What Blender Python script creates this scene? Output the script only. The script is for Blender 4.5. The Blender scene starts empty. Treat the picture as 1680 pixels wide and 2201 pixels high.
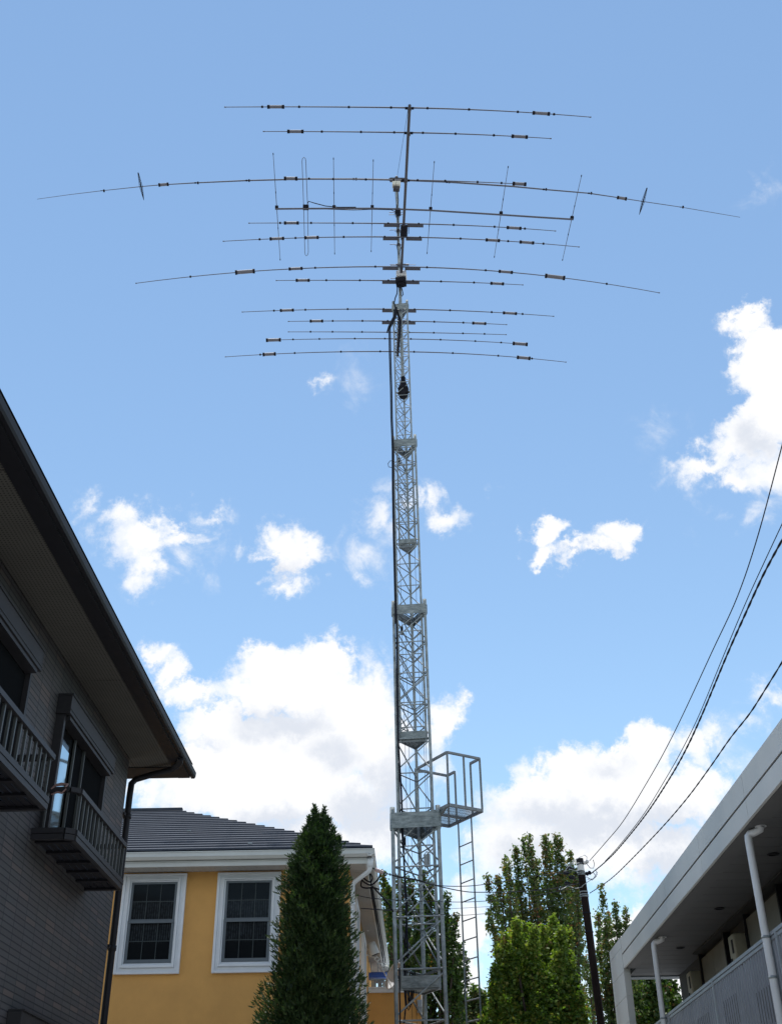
import bpy, math, random
import numpy as np
from mathutils import Vector
random.seed(7); RNG = np.random.default_rng(7)
S = bpy.context.scene
# ------------------------------------------------------------------ camera
ROT = np.array([[0.99968, 0.02105, 0.01387], [0.0229, -0.52842, -0.84867], [-0.01053, 0.84872, -0.52874]])
CAMP = np.array([0, 0, 1.6]); FOC = 2409.07
cam = bpy.data.objects.new('camera', bpy.data.cameras.new('camera')); S.collection.objects.link(cam)
cam.data.sensor_fit = 'HORIZONTAL'; cam.data.sensor_width = 36; cam.data.lens = 36 * FOC / 1680
cam.data.clip_start = 0.05; cam.data.clip_end = 2000
# columns of the camera's axes in world space
from mathutils import Matrix
_n = lambda v: np.array(v, float) / np.linalg.norm(v)
_yw = _n([65, -1500, -FOC]); _zw = _n([-48, 3867, -FOC]); _xw = np.cross(_yw, _zw)
R_ = np.stack([_xw, _yw, _zw], 0)
M4 = Matrix.Identity(4)
for i in range(3):
    for j in range(3): M4[i][j] = R_[i][j]
M4.translation = Vector(CAMP); cam.matrix_world = M4; S.camera = cam

def ray(x, y): return _n(R_ @ np.array([x - 840, 1100 - y, -FOC]))
def atY(x, y, Y): d = ray(x, y); return Vector(CAMP + d * (Y / d[1]))
def atZ(x, y, Z): d = ray(x, y); return Vector(CAMP + d * ((Z - 1.6) / d[2]))
def atP(x, y, p, n):
    d = ray(x, y); n = np.array(n, float); return Vector(CAMP + d * (np.dot(np.array(p) - CAMP, n) / np.dot(d, n)))

# ------------------------------------------------------------------ light
SUN_EL, SUN_AZ = 76.0, -6.0
S.view_settings.view_transform = 'Standard'; S.view_settings.look = 'None'
S.view_settings.exposure = 0.55; S.view_settings.gamma = 1
sun = bpy.data.lights.new('sun', 'SUN'); sun.energy = 3.6; sun.angle = math.radians(0.5); sun.color = (1, .96, .9)
so = bpy.data.objects.new('sun', sun); S.collection.objects.link(so)
e, a = math.radians(SUN_EL), math.radians(SUN_AZ)
sd = Vector((math.cos(e) * math.sin(a), math.cos(e) * math.cos(a), math.sin(e)))
so.rotation_euler = sd.to_track_quat('Z', 'Y').to_euler(); so.location = (0, 0, 60)
W = bpy.data.worlds.new('World'); S.world = W; W.use_nodes = True
nt = W.node_tree; nt.nodes.clear()
def N(t, **k):
    n = nt.nodes.new(t)
    for a_, v in k.items(): setattr(n, a_, v)
    return n
L = lambda a_, b_: nt.links.new(a_, b_)
STR = 0.1
out = N('ShaderNodeOutputWorld'); bg = N('ShaderNodeBackground'); bg.inputs[1].default_value = STR; L(bg.outputs[0], out.inputs[0])
sky = N('ShaderNodeTexSky', sky_type='NISHITA'); sky.sun_disc = False; sky.sun_elevation = e; sky.sun_rotation = a
sky.air_density = 1.0; sky.dust_density = 0.0; sky.ozone_density = 1.0; sky.altitude = 50
tint = N('ShaderNodeMix', data_type='RGBA', blend_type='MULTIPLY'); tint.inputs[0].default_value = 1
L(sky.outputs[0], tint.inputs[6]); tint.inputs[7].default_value = (1.36, 1.40, 1.29, 1)
tc = N('ShaderNodeTexCoord')
sep = N('ShaderNodeSeparateXYZ'); L(tc.outputs['Generated'], sep.inputs[0])
az = N('ShaderNodeMath', operation='ARCTAN2'); L(sep.outputs[0], az.inputs[0]); L(sep.outputs[1], az.inputs[1])
el = N('ShaderNodeMath', operation='ARCSINE'); L(sep.outputs[2], el.inputs[0])
cmb = N('ShaderNodeCombineXYZ'); L(az.outputs[0], cmb.inputs[0]); L(el.outputs[0], cmb.inputs[1])
n1 = N('ShaderNodeTexNoise'); n1.inputs['Scale'].default_value = 9; n1.inputs['Detail'].default_value = 7; n1.inputs['Roughness'].default_value = .62
L(tc.outputs['Generated'], n1.inputs['Vector'])
wv = N('ShaderNodeVectorMath', operation='MULTIPLY_ADD'); L(n1.outputs['Color'], wv.inputs[0]); wv.inputs[1].default_value = (.06, .05, 0); wv.inputs[2].default_value = (-.03, -.025, 0)
pw0 = N('ShaderNodeVectorMath', operation='ADD'); L(cmb.outputs[0], pw0.inputs[0]); L(wv.outputs[0], pw0.inputs[1])
n4 = N('ShaderNodeTexNoise'); n4.inputs['Scale'].default_value = 38; n4.inputs['Detail'].default_value = 8; n4.inputs['Roughness'].default_value = .68
L(tc.outputs['Generated'], n4.inputs['Vector'])
wv4 = N('ShaderNodeVectorMath', operation='MULTIPLY_ADD'); L(n4.outputs['Color'], wv4.inputs[0]); wv4.inputs[1].default_value = (.065, .055, 0); wv4.inputs[2].default_value = (-.0325, -.0275, 0)
pw = N('ShaderNodeVectorMath', operation='ADD'); L(pw0.outputs[0], pw.inputs[0]); L(wv4.outputs[0], pw.inputs[1])
def azel(x, y): d = ray(x, y); return math.atan2(d[0], d[1]), math.asin(d[2])
def field(blobs, P, k=.35):
    last = None
    for cx, cy, rx, ry, s in blobs:
        if cx > 9000: a0, e0, ra, re = [math.radians(q) for q in (cx - 10000, cy, rx, ry)]
        else: a0, e0 = azel(cx, cy); ra = abs(azel(cx + rx, cy)[0] - azel(cx - rx, cy)[0]) / 2; re = abs(azel(cx, cy + ry)[1] - azel(cx, cy - ry)[1]) / 2
        m = N('ShaderNodeVectorMath', operation='MULTIPLY_ADD'); L(P, m.inputs[0]); m.inputs[1].default_value = (1 / ra, 1 / re, 0); m.inputs[2].default_value = (-a0 / ra, -e0 / re, 0)
        ln = N('ShaderNodeVectorMath', operation='LENGTH'); L(m.outputs[0], ln.inputs[0])
        v = N('ShaderNodeMath', operation='MULTIPLY_ADD'); L(ln.outputs['Value'], v.inputs[0]); v.inputs[1].default_value = -s; v.inputs[2].default_value = s
        if last is None: last = v
        else:
            mx = N('ShaderNodeMath', operation='SMOOTH_MAX'); L(last.outputs[0], mx.inputs[0]); L(v.outputs[0], mx.inputs[1]); mx.inputs[2].default_value = k; last = mx
    return last
CL = [  # cumulus: D-plane centre, radii, firmness
 (1605,690,80,52,1.4),(1650,770,110,90,2.0),(1680,860,110,100,1.8),(1610,930,90,66,1.4),(1515,985,95,40,.9),(1590,1020,85,50,.9),(1670,1000,80,80,.9),(1620,1110,80,30,.3),(1575,950,50,40,1.0),
 (187,1075,26,34,.45),(175,1100,20,20,.3),
 (305,1150,90,52,1.0),(262,1100,44,36,.7),(385,1145,90,34,.8),(455,1110,50,28,.6),(310,1208,56,56,.9),(405,1200,60,46,.4),(245,1140,40,30,.5),
 (615,1185,80,48,1.2),(635,1215,84,38,1.1),(560,1205,75,24,.7),(635,1268,48,24,.7),
 (955,1110,62,30,.7),(915,1075,40,36,.6),(830,1115,50,66,.55),(795,1195,55,50,.45),(790,1250,25,14,.3),
 (1165,1145,52,30,1.2),(1150,1180,44,26,1.0),(1225,1190,60,20,.8),(1340,1150,58,38,1.3),(1300,1182,60,24,.9),
 (600,1430,120,70,1.7),(700,1420,90,60,1.5),(680,1400,40,40,1.0),(560,1490,110,75,1.6),(700,1500,150,85,1.5),(470,1560,100,70,1.5),(620,1610,250,100,2.2),(420,1660,130,80,1.8),(770,1560,100,140,1.6),(790,1470,70,60,.8),
 (335,1405,42,30,.9),(365,1450,50,46,1.0),(415,1490,90,40,1.1),(600,1720,320,80,2.2),(310,1700,60,50,.8),(800,1790,80,70,1.2),(820,1640,60,110,1.3),(700,1820,200,60,1.2),
 (950,1560,45,60,1.0),(972,1525,26,34,.7),(940,1640,30,60,.5),
 (1400,1600,70,60,1.5),(1250,1660,120,62,1.6),(1330,1640,130,70,1.6),(1150,1720,110,60,1.4),(1300,1720,260,100,2.2),(1500,1590,70,60,.8),(1560,1640,60,30,.4),(1480,1700,130,80,1.6),(1100,1800,100,80,1.3),(1250,1800,200,80,1.6),(1400,1830,160,70,1.3),(1040,1830,40,60,.7),
 (1390,1975,70,60,1.6),(1330,2010,90,70,1.5),(1440,1950,60,40,1.2),(1400,2120,150,90,1.2),(1010,2000,70,80,1.3),(1000,2110,90,90,1.4),(1000,1900,60,50,.7),
 (1655,1495,50,30,.5),(1600,1560,40,25,.35),(697,803,20,24,.5),(762,812,24,40,.16),(1650,400,34,20,.14),(1410,925,28,14,.10),(1030,1030,18,8,.15)]
# unseen clouds added beyond the frame to brighten fill light and reflections
CL += [(10048,14,24,10,1.8),(10058,30,14,8,1.5),(10090,20,22,12,1.8),(10125,35,22,14,1.8),(10160,18,30,12,1.9),(9830,40,26,16,1.8),(9860,16,30,13,1.8),(9905,25,20,12,1.5),(9945,18,18,9,1.5),(10040,48,8,4,1)]
CL = [(x, y, rx * 1.2, ry * 1.2, s_) if s_ < 1.35 else (x, y, rx, ry, s_) for x, y, rx, ry, s_ in CL]
F = field(CL, pw.outputs[0], .22)
n2 = N('ShaderNodeTexNoise'); n2.inputs['Scale'].default_value = 26; n2.inputs['Detail'].default_value = 9; n2.inputs['Roughness'].default_value = .6; n2.inputs['Distortion'].default_value = .7
L(tc.outputs['Generated'], n2.inputs['Vector'])
na = N('ShaderNodeMath', operation='MULTIPLY_ADD'); L(n2.outputs[0], na.inputs[0]); na.inputs[1].default_value = 2.3; na.inputs[2].default_value = -1.12
nf = N('ShaderNodeMath', operation='ADD'); L(F.outputs[0], nf.inputs[0]); L(na.outputs[0], nf.inputs[1])
al = N('ShaderNodeMapRange', interpolation_type='SMOOTHSTEP'); L(nf.outputs[0], al.inputs[0]); al.inputs[1].default_value = -.05; al.inputs[2].default_value = .60
fm = N('ShaderNodeMapRange', interpolation_type='SMOOTHSTEP'); L(F.outputs[0], fm.inputs[0]); fm.inputs[1].default_value = -.35; fm.inputs[2].default_value = .80; fm.inputs[3].default_value = .0; fm.inputs[4].default_value = .98
ap = N('ShaderNodeMath', operation='MULTIPLY'); L(al.outputs[0], ap.inputs[0]); L(fm.outputs[0], ap.inputs[1])
SH = [(620,1560,110,45,1),(700,1620,90,40,.7),(800,1760,140,70,1.4),(600,1780,220,50,1.1),(840,1700,60,90,1.1),(330,1750,80,40,.6),(1180,1750,120,50,1),(1330,1780,200,60,1.4),(1130,1830,100,60,1.1),(1450,1880,140,50,1.2),(1320,1650,60,25,.5),(1640,930,50,30,.6),(430,1600,60,20,.5),(620,1235,50,18,.4),(1240,1200,80,12,.5)]
G = field(SH, pw.outputs[0], .3)
n3 = N('ShaderNodeTexNoise'); n3.inputs['Scale'].default_value = 17; n3.inputs['Detail'].default_value = 7; L(tc.outputs['Generated'], n3.inputs['Vector'])
g2 = N('ShaderNodeMath', operation='MULTIPLY_ADD'); L(n3.outputs[0], g2.inputs[0]); g2.inputs[1].default_value = 2.2; g2.inputs[2].default_value = -1.15
g3 = N('ShaderNodeMath', operation='ADD'); L(G.outputs[0], g3.inputs[0]); L(g2.outputs[0], g3.inputs[1])
gs = N('ShaderNodeMapRange', interpolation_type='SMOOTHSTEP'); L(g3.outputs[0], gs.inputs[0]); gs.inputs[1].default_value = -.35; gs.inputs[2].default_value = .9
cc = N('ShaderNodeMix', data_type='RGBA'); L(gs.outputs[0], cc.inputs[0])
CW = 1 / STR / 2 ** .55
cc.inputs[6].default_value = (1.05 * CW, 1.05 * CW, 1.06 * CW, 1); cc.inputs[7].default_value = (.77 * CW, .81 * CW, .89 * CW, 1)
mixc = N('ShaderNodeMix', data_type='RGBA'); L(ap.outputs[0], mixc.inputs[0]); L(tint.outputs[2], mixc.inputs[6]); L(cc.outputs[2], mixc.inputs[7])
L(mixc.outputs[2], bg.inputs[0])

# ------------------------------------------------------------------ materials
def mat(name, col, rough=.6, metal=0, var=.12, vscale=6, bump=0, bscale=40, col2=None, spec=.5, coat=0, stretch=None):
    m = bpy.data.materials.new(name); m.use_nodes = True; t = m.node_tree; b = t.nodes['Principled BSDF']
    b.inputs['Roughness'].default_value = rough; b.inputs['Metallic'].default_value = metal; b.inputs['Specular IOR Level'].default_value = spec
    tcn = t.nodes.new('ShaderNodeTexCoord'); src = tcn.outputs['Object']
    if stretch:
        mp = t.nodes.new('ShaderNodeMapping'); mp.inputs['Scale'].default_value = stretch; t.links.new(src, mp.inputs[0]); src = mp.outputs[0]
    nz = t.nodes.new('ShaderNodeTexNoise'); nz.inputs['Scale'].default_value = vscale; nz.inputs['Detail'].default_value = 6; nz.inputs['Roughness'].default_value = .65
    t.links.new(src, nz.inputs['Vector'])
    mr = t.nodes.new('ShaderNodeMapRange'); mr.inputs[1].default_value = .3; mr.inputs[2].default_value = .7; t.links.new(nz.outputs[0], mr.inputs[0])
    mx = t.nodes.new('ShaderNodeMix'); mx.data_type = 'RGBA'; t.links.new(mr.outputs[0], mx.inputs[0])
    c2 = col2 or tuple(min(1, c * (1 + var)) for c in col); c1 = col if col2 else tuple(c * (1 - var) for c in col)
    mx.inputs[6].default_value = (*c1, 1); mx.inputs[7].default_value = (*c2, 1); t.links.new(mx.outputs[2], b.inputs['Base Color'])
    if bump:
        bn = t.nodes.new('ShaderNodeTexNoise'); bn.inputs['Scale'].default_value = bscale; bn.inputs['Detail'].default_value = 4; t.links.new(src, bn.inputs['Vector'])
        bp = t.nodes.new('ShaderNodeBump'); bp.inputs['Strength'].default_value = bump; bp.inputs['Distance'].default_value = .01
        t.links.new(bn.outputs[0], bp.inputs['Height']); t.links.new(bp.outputs[0], b.inputs['Normal'])
    return m
M = {}
M['galv'] = mat('galvanised_steel', (.15, .18, .195), .6, .15, col2=(.38, .42, .44), vscale=7)
M['galv_dull'] = mat('weathered_steel', (.11, .13, .145), .6, .2, col2=(.22, .25, .27), vscale=14, stretch=(1, 1, 3))
M['plate'] = mat('steel_plate', (.10, .125, .135), .65, .1, col2=(.33, .37, .38), vscale=7, stretch=(1, 1, 3))
M['alu'] = mat('aluminium_tube', (.10, .105, .135), .75, 0, var=.15, spec=.3)
M['boomtube'] = mat('dull_boom_tube', (.05, .046, .055), .6, .0, var=.2)
M['coil'] = mat('coil_cover', (.14, .135, .155), .6, 0, var=.1)
M['black'] = mat('black_plastic', (.014, .014, .020), .85, spec=.12)
M['rubber'] = mat('cable_sheath', (.008, .010, .018), .7, spec=.2)
M['beige'] = mat('beige_box', (.62, .60, .52), .5)
M['white_p'] = mat('white_paint', (.72, .73, .72), .45, var=.06, vscale=3, bump=.05)
M['trim'] = mat('window_trim_white', (.70, .74, .78), .5, var=.05, vscale=5)
M['sash'] = mat('grey_sash', (.11, .135, .155), .4)
M['muntin'] = mat('muntin_grey', (.025, .038, .042), .5)
M['yellow'] = mat('ochre_render', (.66, .36, .11), .9, var=.09, vscale=1.6, bump=.5, bscale=120)
M['concrete'] = mat('ground_concrete', (.33, .335, .335), .9, var=.15, vscale=1)
M['gutter'] = mat('gutter_white', (.55, .57, .56), .4, var=.06, vscale=3)
M['soffit_w'] = mat('white_soffit', (.42, .41, .39), .7, var=.06)
M['darkmetal'] = mat('dark_brown_metal', (.012, .012, .016), .55, 0, var=.15, spec=.25)
M['railmetal'] = mat('charcoal_rail', (.026, .026, .030), .5, 0, var=.15, spec=.3)
M['slat'] = mat('baluster_grey', (.055, .062, .062), .5, 0)
M['soffit_d'] = mat('perforated_soffit', (.080, .076, .066), .9, var=.1, vscale=2)
M['fascia_r'] = mat('fascia_panel', (.48, .49, .475), .5, 0, col2=(.58, .575, .555), vscale=1.1, stretch=(1, .5, .4))
M['panel_r'] = mat('end_wall_panel', (.52, .53, .52), .5, var=.06, vscale=.8)
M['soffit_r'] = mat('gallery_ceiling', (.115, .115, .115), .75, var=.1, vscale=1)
M['pipe'] = mat('grey_pvc_pipe', (.62, .63, .64), .35, var=.05)
M['rail_r'] = mat('painted_rail', (.30, .33, .36), .4, .2, var=.08)
M['plat'] = mat('platform_steel', (.13, .145, .16), .55, .1, col2=(.22, .24, .26), vscale=8)
M['corr'] = mat('corrugated_panel', (.22, .235, .27), .45, .3, var=.12, vscale=2)
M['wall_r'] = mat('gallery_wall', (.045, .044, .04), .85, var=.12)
M['door_r'] = mat('pale_door_panel', (.20, .20, .175), .6, var=.08)
M['heater'] = mat('cream_appliance', (.34, .32, .24), .5, var=.06)
M['dark'] = mat('dark_void', (.012, .012, .013), .8)
M['pole'] = mat('brown_steel_pole', (.016, .011, .010), .8, 0, spec=.1, var=.3, vscale=12, stretch=(1, 1, .2))
M['blue'] = mat('blue_plastic', (.03, .10, .42), .4)
M['dish'] = mat('dish_white', (.58, .60, .63), .45)
M['bark'] = mat('bark', (.05, .038, .028), .9, var=.3, vscale=20, bump=.6)
M['twig'] = mat('green_twig', (.05, .045, .02), .9)
M['porcelain'] = mat('porcelain', (.7, .7, .7), .25)

def glass_dark(name, col, rough=.04):
    return mat(name, col, rough, 0, var=.1, spec=.6)
M['glass'] = mat('window_glass', (.008, .010, .012), .08, spec=.25)
M['glass_sky'] = mat('coated_pane_glass', (.50, .58, .60), .03, 1, var=.03)
M['screen'] = mat('insect_screen', (.006, .007, .008), .9, var=.15, spec=.05)

def lace_glass():
    m = mat('glass_over_lace', (.010, .012, .014), .08, spec=.1); t = m.node_tree; b = t.nodes['Principled BSDF']
    tcn = t.nodes.new('ShaderNodeTexCoord'); sp = t.nodes.new('ShaderNodeSeparateXYZ'); t.links.new(tcn.outputs['Object'], sp.inputs[0])
    v = t.nodes.new('ShaderNodeTexVoronoi'); v.inputs['Scale'].default_value = 22; t.links.new(tcn.outputs['Object'], v.inputs['Vector'])
    w = t.nodes.new('ShaderNodeTexWave'); w.inputs['Scale'].default_value = 9; w.inputs['Distortion'].default_value = 2; t.links.new(tcn.outputs['Object'], w.inputs['Vector'])
    mu = t.nodes.new('ShaderNodeMath'); mu.operation = 'MULTIPLY'; t.links.new(v.outputs[0], mu.inputs[0]); t.links.new(w.outputs[0], mu.inputs[1])
    # the lace hangs in the middle of the window's height only
    r = t.nodes.new('ShaderNodeMath'); r.operation = 'WRAP'; t.links.new(sp.outputs[2], r.inputs[0]); r.inputs[1].default_value = 0; r.inputs[2].default_value = 100
    cr = t.nodes.new('ShaderNodeValToRGB'); mr = t.nodes.new('ShaderNodeMapRange'); t.links.new(r.outputs[0], mr.inputs[0]); mr.inputs[1].default_value = LZ0; mr.inputs[2].default_value = LZ1
    t.links.new(mr.outputs[0], cr.inputs[0]); e_ = cr.color_ramp.elements; e_[0].position = .22; e_[0].color = (0, 0, 0, 1); e_[1].position = .25; e_[1].color = (1, 1, 1, 1)
    for p_, c_ in ((.44, 1), (.5, .2), (.52, .9), (.74, 1), (.78, 0)):
        q = cr.color_ramp.elements.new(p_); q.color = (c_, c_, c_, 1)
    m2 = t.nodes.new('ShaderNodeMath'); m2.operation = 'MULTIPLY'; t.links.new(cr.outputs[0], m2.inputs[0]); t.links.new(mu.outputs[0], m2.inputs[1])
    src = b.inputs['Base Color'].links[0].from_socket
    mx = t.nodes.new('ShaderNodeMix'); mx.data_type = 'RGBA'; t.links.new(m2.outputs[0], mx.inputs[0]); t.links.new(src, mx.inputs[6]); mx.inputs[7].default_value = (.05, .06, .068, 1)
    t.links.new(mx.outputs[2], b.inputs['Base Color']); return m

def brick_mat():
    m = bpy.data.materials.new('dark_stacked_tile'); m.use_nodes = True; t = m.node_tree; b = t.nodes['Principled BSDF']; b.inputs['Roughness'].default_value = .65
    tcn = t.nodes.new('ShaderNodeTexCoord'); sp = t.nodes.new('ShaderNodeSeparateXYZ'); t.links.new(tcn.outputs['Object'], sp.inputs[0])
    ad = t.nodes.new('ShaderNodeMath'); ad.operation = 'ADD'; t.links.new(sp.outputs[0], ad.inputs[0]); t.links.new(sp.outputs[1], ad.inputs[1])
    cb = t.nodes.new('ShaderNodeCombineXYZ'); t.links.new(ad.outputs[0], cb.inputs[0]); t.links.new(sp.outputs[2], cb.inputs[1])
    def br(mort, c1, c2, cm):
        k = t.nodes.new('ShaderNodeTexBrick'); k.offset = 0; k.squash = 1; t.links.new(cb.outputs[0], k.inputs['Vector'])
        k.inputs['Scale'].default_value = 1; k.inputs['Brick Width'].default_value = .27; k.inputs['Row Height'].default_value = .05; k.inputs['Mortar Size'].default_value = mort; k.inputs['Mortar Smooth'].default_value = .2
        k.inputs['Color1'].default_value = c1; k.inputs['Color2'].default_value = c2; k.inputs['Mortar'].default_value = cm; k.inputs['Bias'].default_value = 0; return k
    k = br(.0042, (.060, .058, .060, 1), (.088, .084, .084, 1), (.02, .02, .024, 1))
    # wide dark line under each course, the joint's shadow painted into the colour
    md = t.nodes.new('ShaderNodeMath'); md.operation = 'FLOORED_MODULO'; t.links.new(sp.outputs[2], md.inputs[0]); md.inputs[1].default_value = .05
    lt = t.nodes.new('ShaderNodeMath'); lt.operation = 'LESS_THAN'; t.links.new(md.outputs[0], lt.inputs[0]); lt.inputs[1].default_value = .0095
    mdv = t.nodes.new('ShaderNodeMath'); mdv.operation = 'FLOORED_MODULO'; t.links.new(ad.outputs[0], mdv.inputs[0]); mdv.inputs[1].default_value = .27
    ltv = t.nodes.new('ShaderNodeMath'); ltv.operation = 'LESS_THAN'; t.links.new(mdv.outputs[0], ltv.inputs[0]); ltv.inputs[1].default_value = .011
    nz = t.nodes.new('ShaderNodeTexNoise'); nz.inputs['Scale'].default_value = 3; t.links.new(tcn.outputs['Object'], nz.inputs['Vector'])
    hs = t.nodes.new('ShaderNodeMix'); hs.data_type = 'RGBA'; hs.blend_type = 'MULTIPLY'; hs.inputs[0].default_value = .5; t.links.new(k.outputs[0], hs.inputs[6]); t.links.new(nz.outputs[1], hs.inputs[7])
    # each tile its own brownish or bluish cast
    fl = t.nodes.new('ShaderNodeVectorMath'); fl.operation = 'DIVIDE'; t.links.new(cb.outputs[0], fl.inputs[0]); fl.inputs[1].default_value = (.27, .05, 1); fl.label = 'one cell per tile'
    fo = t.nodes.new('ShaderNodeVectorMath'); fo.operation = 'FLOOR'; t.links.new(fl.outputs[0], fo.inputs[0])
    wn = t.nodes.new('ShaderNodeTexWhiteNoise'); t.links.new(fo.outputs[0], wn.inputs['Vector'])
    rp = t.nodes.new('ShaderNodeValToRGB'); t.links.new(wn.outputs[0], rp.inputs[0]); rp.color_ramp.elements[0].color = (.064, .060, .060, 1); rp.color_ramp.elements[1].color = (.125, .095, .082, 1)
    q = rp.color_ramp.elements.new(.8); q.color = (.074, .073, .074, 1)
    mx0 = t.nodes.new('ShaderNodeMix'); mx0.data_type = 'RGBA'; mx0.inputs[0].default_value = .75; t.links.new(hs.outputs[2], mx0.inputs[6]); t.links.new(rp.outputs[0], mx0.inputs[7])
    vm = t.nodes.new('ShaderNodeMix'); vm.data_type = 'RGBA'; t.links.new(ltv.outputs[0], vm.inputs[0]); t.links.new(mx0.outputs[2], vm.inputs[6]); vm.inputs[7].default_value = (.018, .018, .024, 1)
    mx = t.nodes.new('ShaderNodeMix'); mx.data_type = 'RGBA'; t.links.new(lt.outputs[0], mx.inputs[0]); t.links.new(vm.outputs[2], mx.inputs[6]); mx.inputs[7].default_value = (.008, .008, .012, 1)
    t.links.new(mx.outputs[2], b.inputs['Base Color'])
    bp = t.nodes.new('ShaderNodeBump'); bp.inputs['Strength'].default_value = .5; bp.inputs['Distance'].default_value = .01; bp.invert = True
    t.links.new(lt.outputs[0], bp.inputs['Height']); t.links.new(bp.outputs[0], b.inputs['Normal']); return m
M['brick'] = brick_mat()
def perf(m, sx, dark):   # rows of small ventilation holes in a soffit board
    t = m.node_tree; b = t.nodes['Principled BSDF']; src = b.inputs['Base Color'].links[0].from_socket
    tcn = t.nodes.new('ShaderNodeTexCoord'); md = t.nodes.new('ShaderNodeVectorMath'); md.operation = 'MODULO'
    of = t.nodes.new('ShaderNodeVectorMath'); of.operation = 'ADD'; t.links.new(tcn.outputs['Object'], of.inputs[0]); of.inputs[1].default_value = (100, 100, 0); t.links.new(of.outputs[0], md.inputs[0]); md.inputs[1].default_value = (sx, sx, 1000)
    su = t.nodes.new('ShaderNodeVectorMath'); su.operation = 'SUBTRACT'; t.links.new(md.outputs[0], su.inputs[0]); su.inputs[1].default_value = (sx / 2, sx / 2, 0)
    sp = t.nodes.new('ShaderNodeSeparateXYZ'); t.links.new(su.outputs[0], sp.inputs[0]); cb = t.nodes.new('ShaderNodeCombineXYZ'); t.links.new(sp.outputs[0], cb.inputs[0]); t.links.new(sp.outputs[1], cb.inputs[1])
    ln = t.nodes.new('ShaderNodeVectorMath'); ln.operation = 'LENGTH'; t.links.new(cb.outputs[0], ln.inputs[0])
    lt = t.nodes.new('ShaderNodeMath'); lt.operation = 'LESS_THAN'; t.links.new(ln.outputs['Value'], lt.inputs[0]); lt.inputs[1].default_value = sx * .24
    mx = t.nodes.new('ShaderNodeMix'); mx.data_type = 'RGBA'; t.links.new(lt.outputs[0], mx.inputs[0]); t.links.new(src, mx.inputs[6]); mx.inputs[7].default_value = (*dark, 1); t.links.new(mx.outputs[2], b.inputs['Base Color'])
perf(M['soffit_d'], .03, (.02, .018, .016))
def shingle_mat():
    m = mat('slate_blue_shingle', (.036, .044, .062), .75, 0, col2=(.058, .068, .090), spec=.25, bump=.5, bscale=90, stretch=(.5, 1, 1)); return m
M['shingle'] = shingle_mat()
def leaf_mat(name, stops, trans=.35, rough=.5):
    m = bpy.data.materials.new(name); m.use_nodes = True; t = m.node_tree; t.nodes.clear()
    o = t.nodes.new('ShaderNodeOutputMaterial'); g = t.nodes.new('ShaderNodeNewGeometry'); r = t.nodes.new('ShaderNodeValToRGB')
    nz = t.nodes.new('ShaderNodeTexNoise'); nz.inputs['Scale'].default_value = 1.3; tcn = t.nodes.new('ShaderNodeTexCoord'); t.links.new(tcn.outputs['Object'], nz.inputs['Vector'])
    ad = t.nodes.new('ShaderNodeMath'); ad.operation = 'MULTIPLY_ADD'; t.links.new(nz.outputs[0], ad.inputs[0]); ad.inputs[1].default_value = 1.0; ad.inputs[2].default_value = -.5
    a2 = t.nodes.new('ShaderNodeMath'); a2.operation = 'ADD'; a2.use_clamp = True; t.links.new(g.outputs['Random Per Island'], a2.inputs[0]); t.links.new(ad.outputs[0], a2.inputs[1]); t.links.new(a2.outputs[0], r.inputs[0])
    el_ = r.color_ramp.elements; el_[0].position = stops[0][0]; el_[0].color = (*stops[0][1], 1); el_[1].position = stops[-1][0]; el_[1].color = (*stops[-1][1], 1)
    for p_, c_ in stops[1:-1]: q = el_.new(p_); q.color = (*c_, 1)
    b = t.nodes.new('ShaderNodeBsdfPrincipled'); b.inputs['Roughness'].default_value = rough; b.inputs['Specular IOR Level'].default_value = .35; t.links.new(r.outputs[0], b.inputs['Base Color'])
    tr = t.nodes.new('ShaderNodeBsdfTranslucent'); br = t.nodes.new('ShaderNodeMix'); br.data_type = 'RGBA'; br.blend_type = 'MULTIPLY'; br.inputs[0].default_value = 1; br.inputs[7].default_value = (1.5, 1.7, .6, 1); t.links.new(r.outputs[0], br.inputs[6]); t.links.new(br.outputs[2], tr.inputs[0])
    ms = t.nodes.new('ShaderNodeMixShader'); ms.inputs[0].default_value = trans; t.links.new(b.outputs[0], ms.inputs[1]); t.links.new(tr.outputs[0], ms.inputs[2]); t.links.new(ms.outputs[0], o.inputs[0]); return m
M['leaf_conifer'] = leaf_mat('conifer_spray', [(0, (.014, .034, .012)), (.55, (.030, .062, .018)), (.88, (.05, .085, .024)), (1, (.08, .11, .035))], .18)
M['leaf_lime'] = leaf_mat('lime_maple_leaf', [(0, (.050, .10, .016)), (.5, (.10, .17, .028)), (.9, (.18, .25, .04)), (1, (.26, .24, .05))], .42)
M['leaf_lit_top'] = leaf_mat('lit_top_maple_leaf', [(0, (.12, .19, .03)), (.6, (.20, .27, .05)), (.9, (.28, .30, .07)), (1, (.36, .24, .10))], .42)  # paler crown-top leaves, sunlight painted into the colour
M['leaf_dark'] = leaf_mat('dark_maple_leaf', [(0, (.055, .095, .032)), (.6, (.105, .15, .055)), (.88, (.16, .145, .065)), (1, (.24, .11, .055))], .42)
M['leaf_mid'] = leaf_mat('mid_maple_leaf', [(0, (.025, .055, .012)), (.7, (.06, .11, .022)), (.95, (.11, .13, .03)), (1, (.20, .10, .04))], .32)

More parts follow.
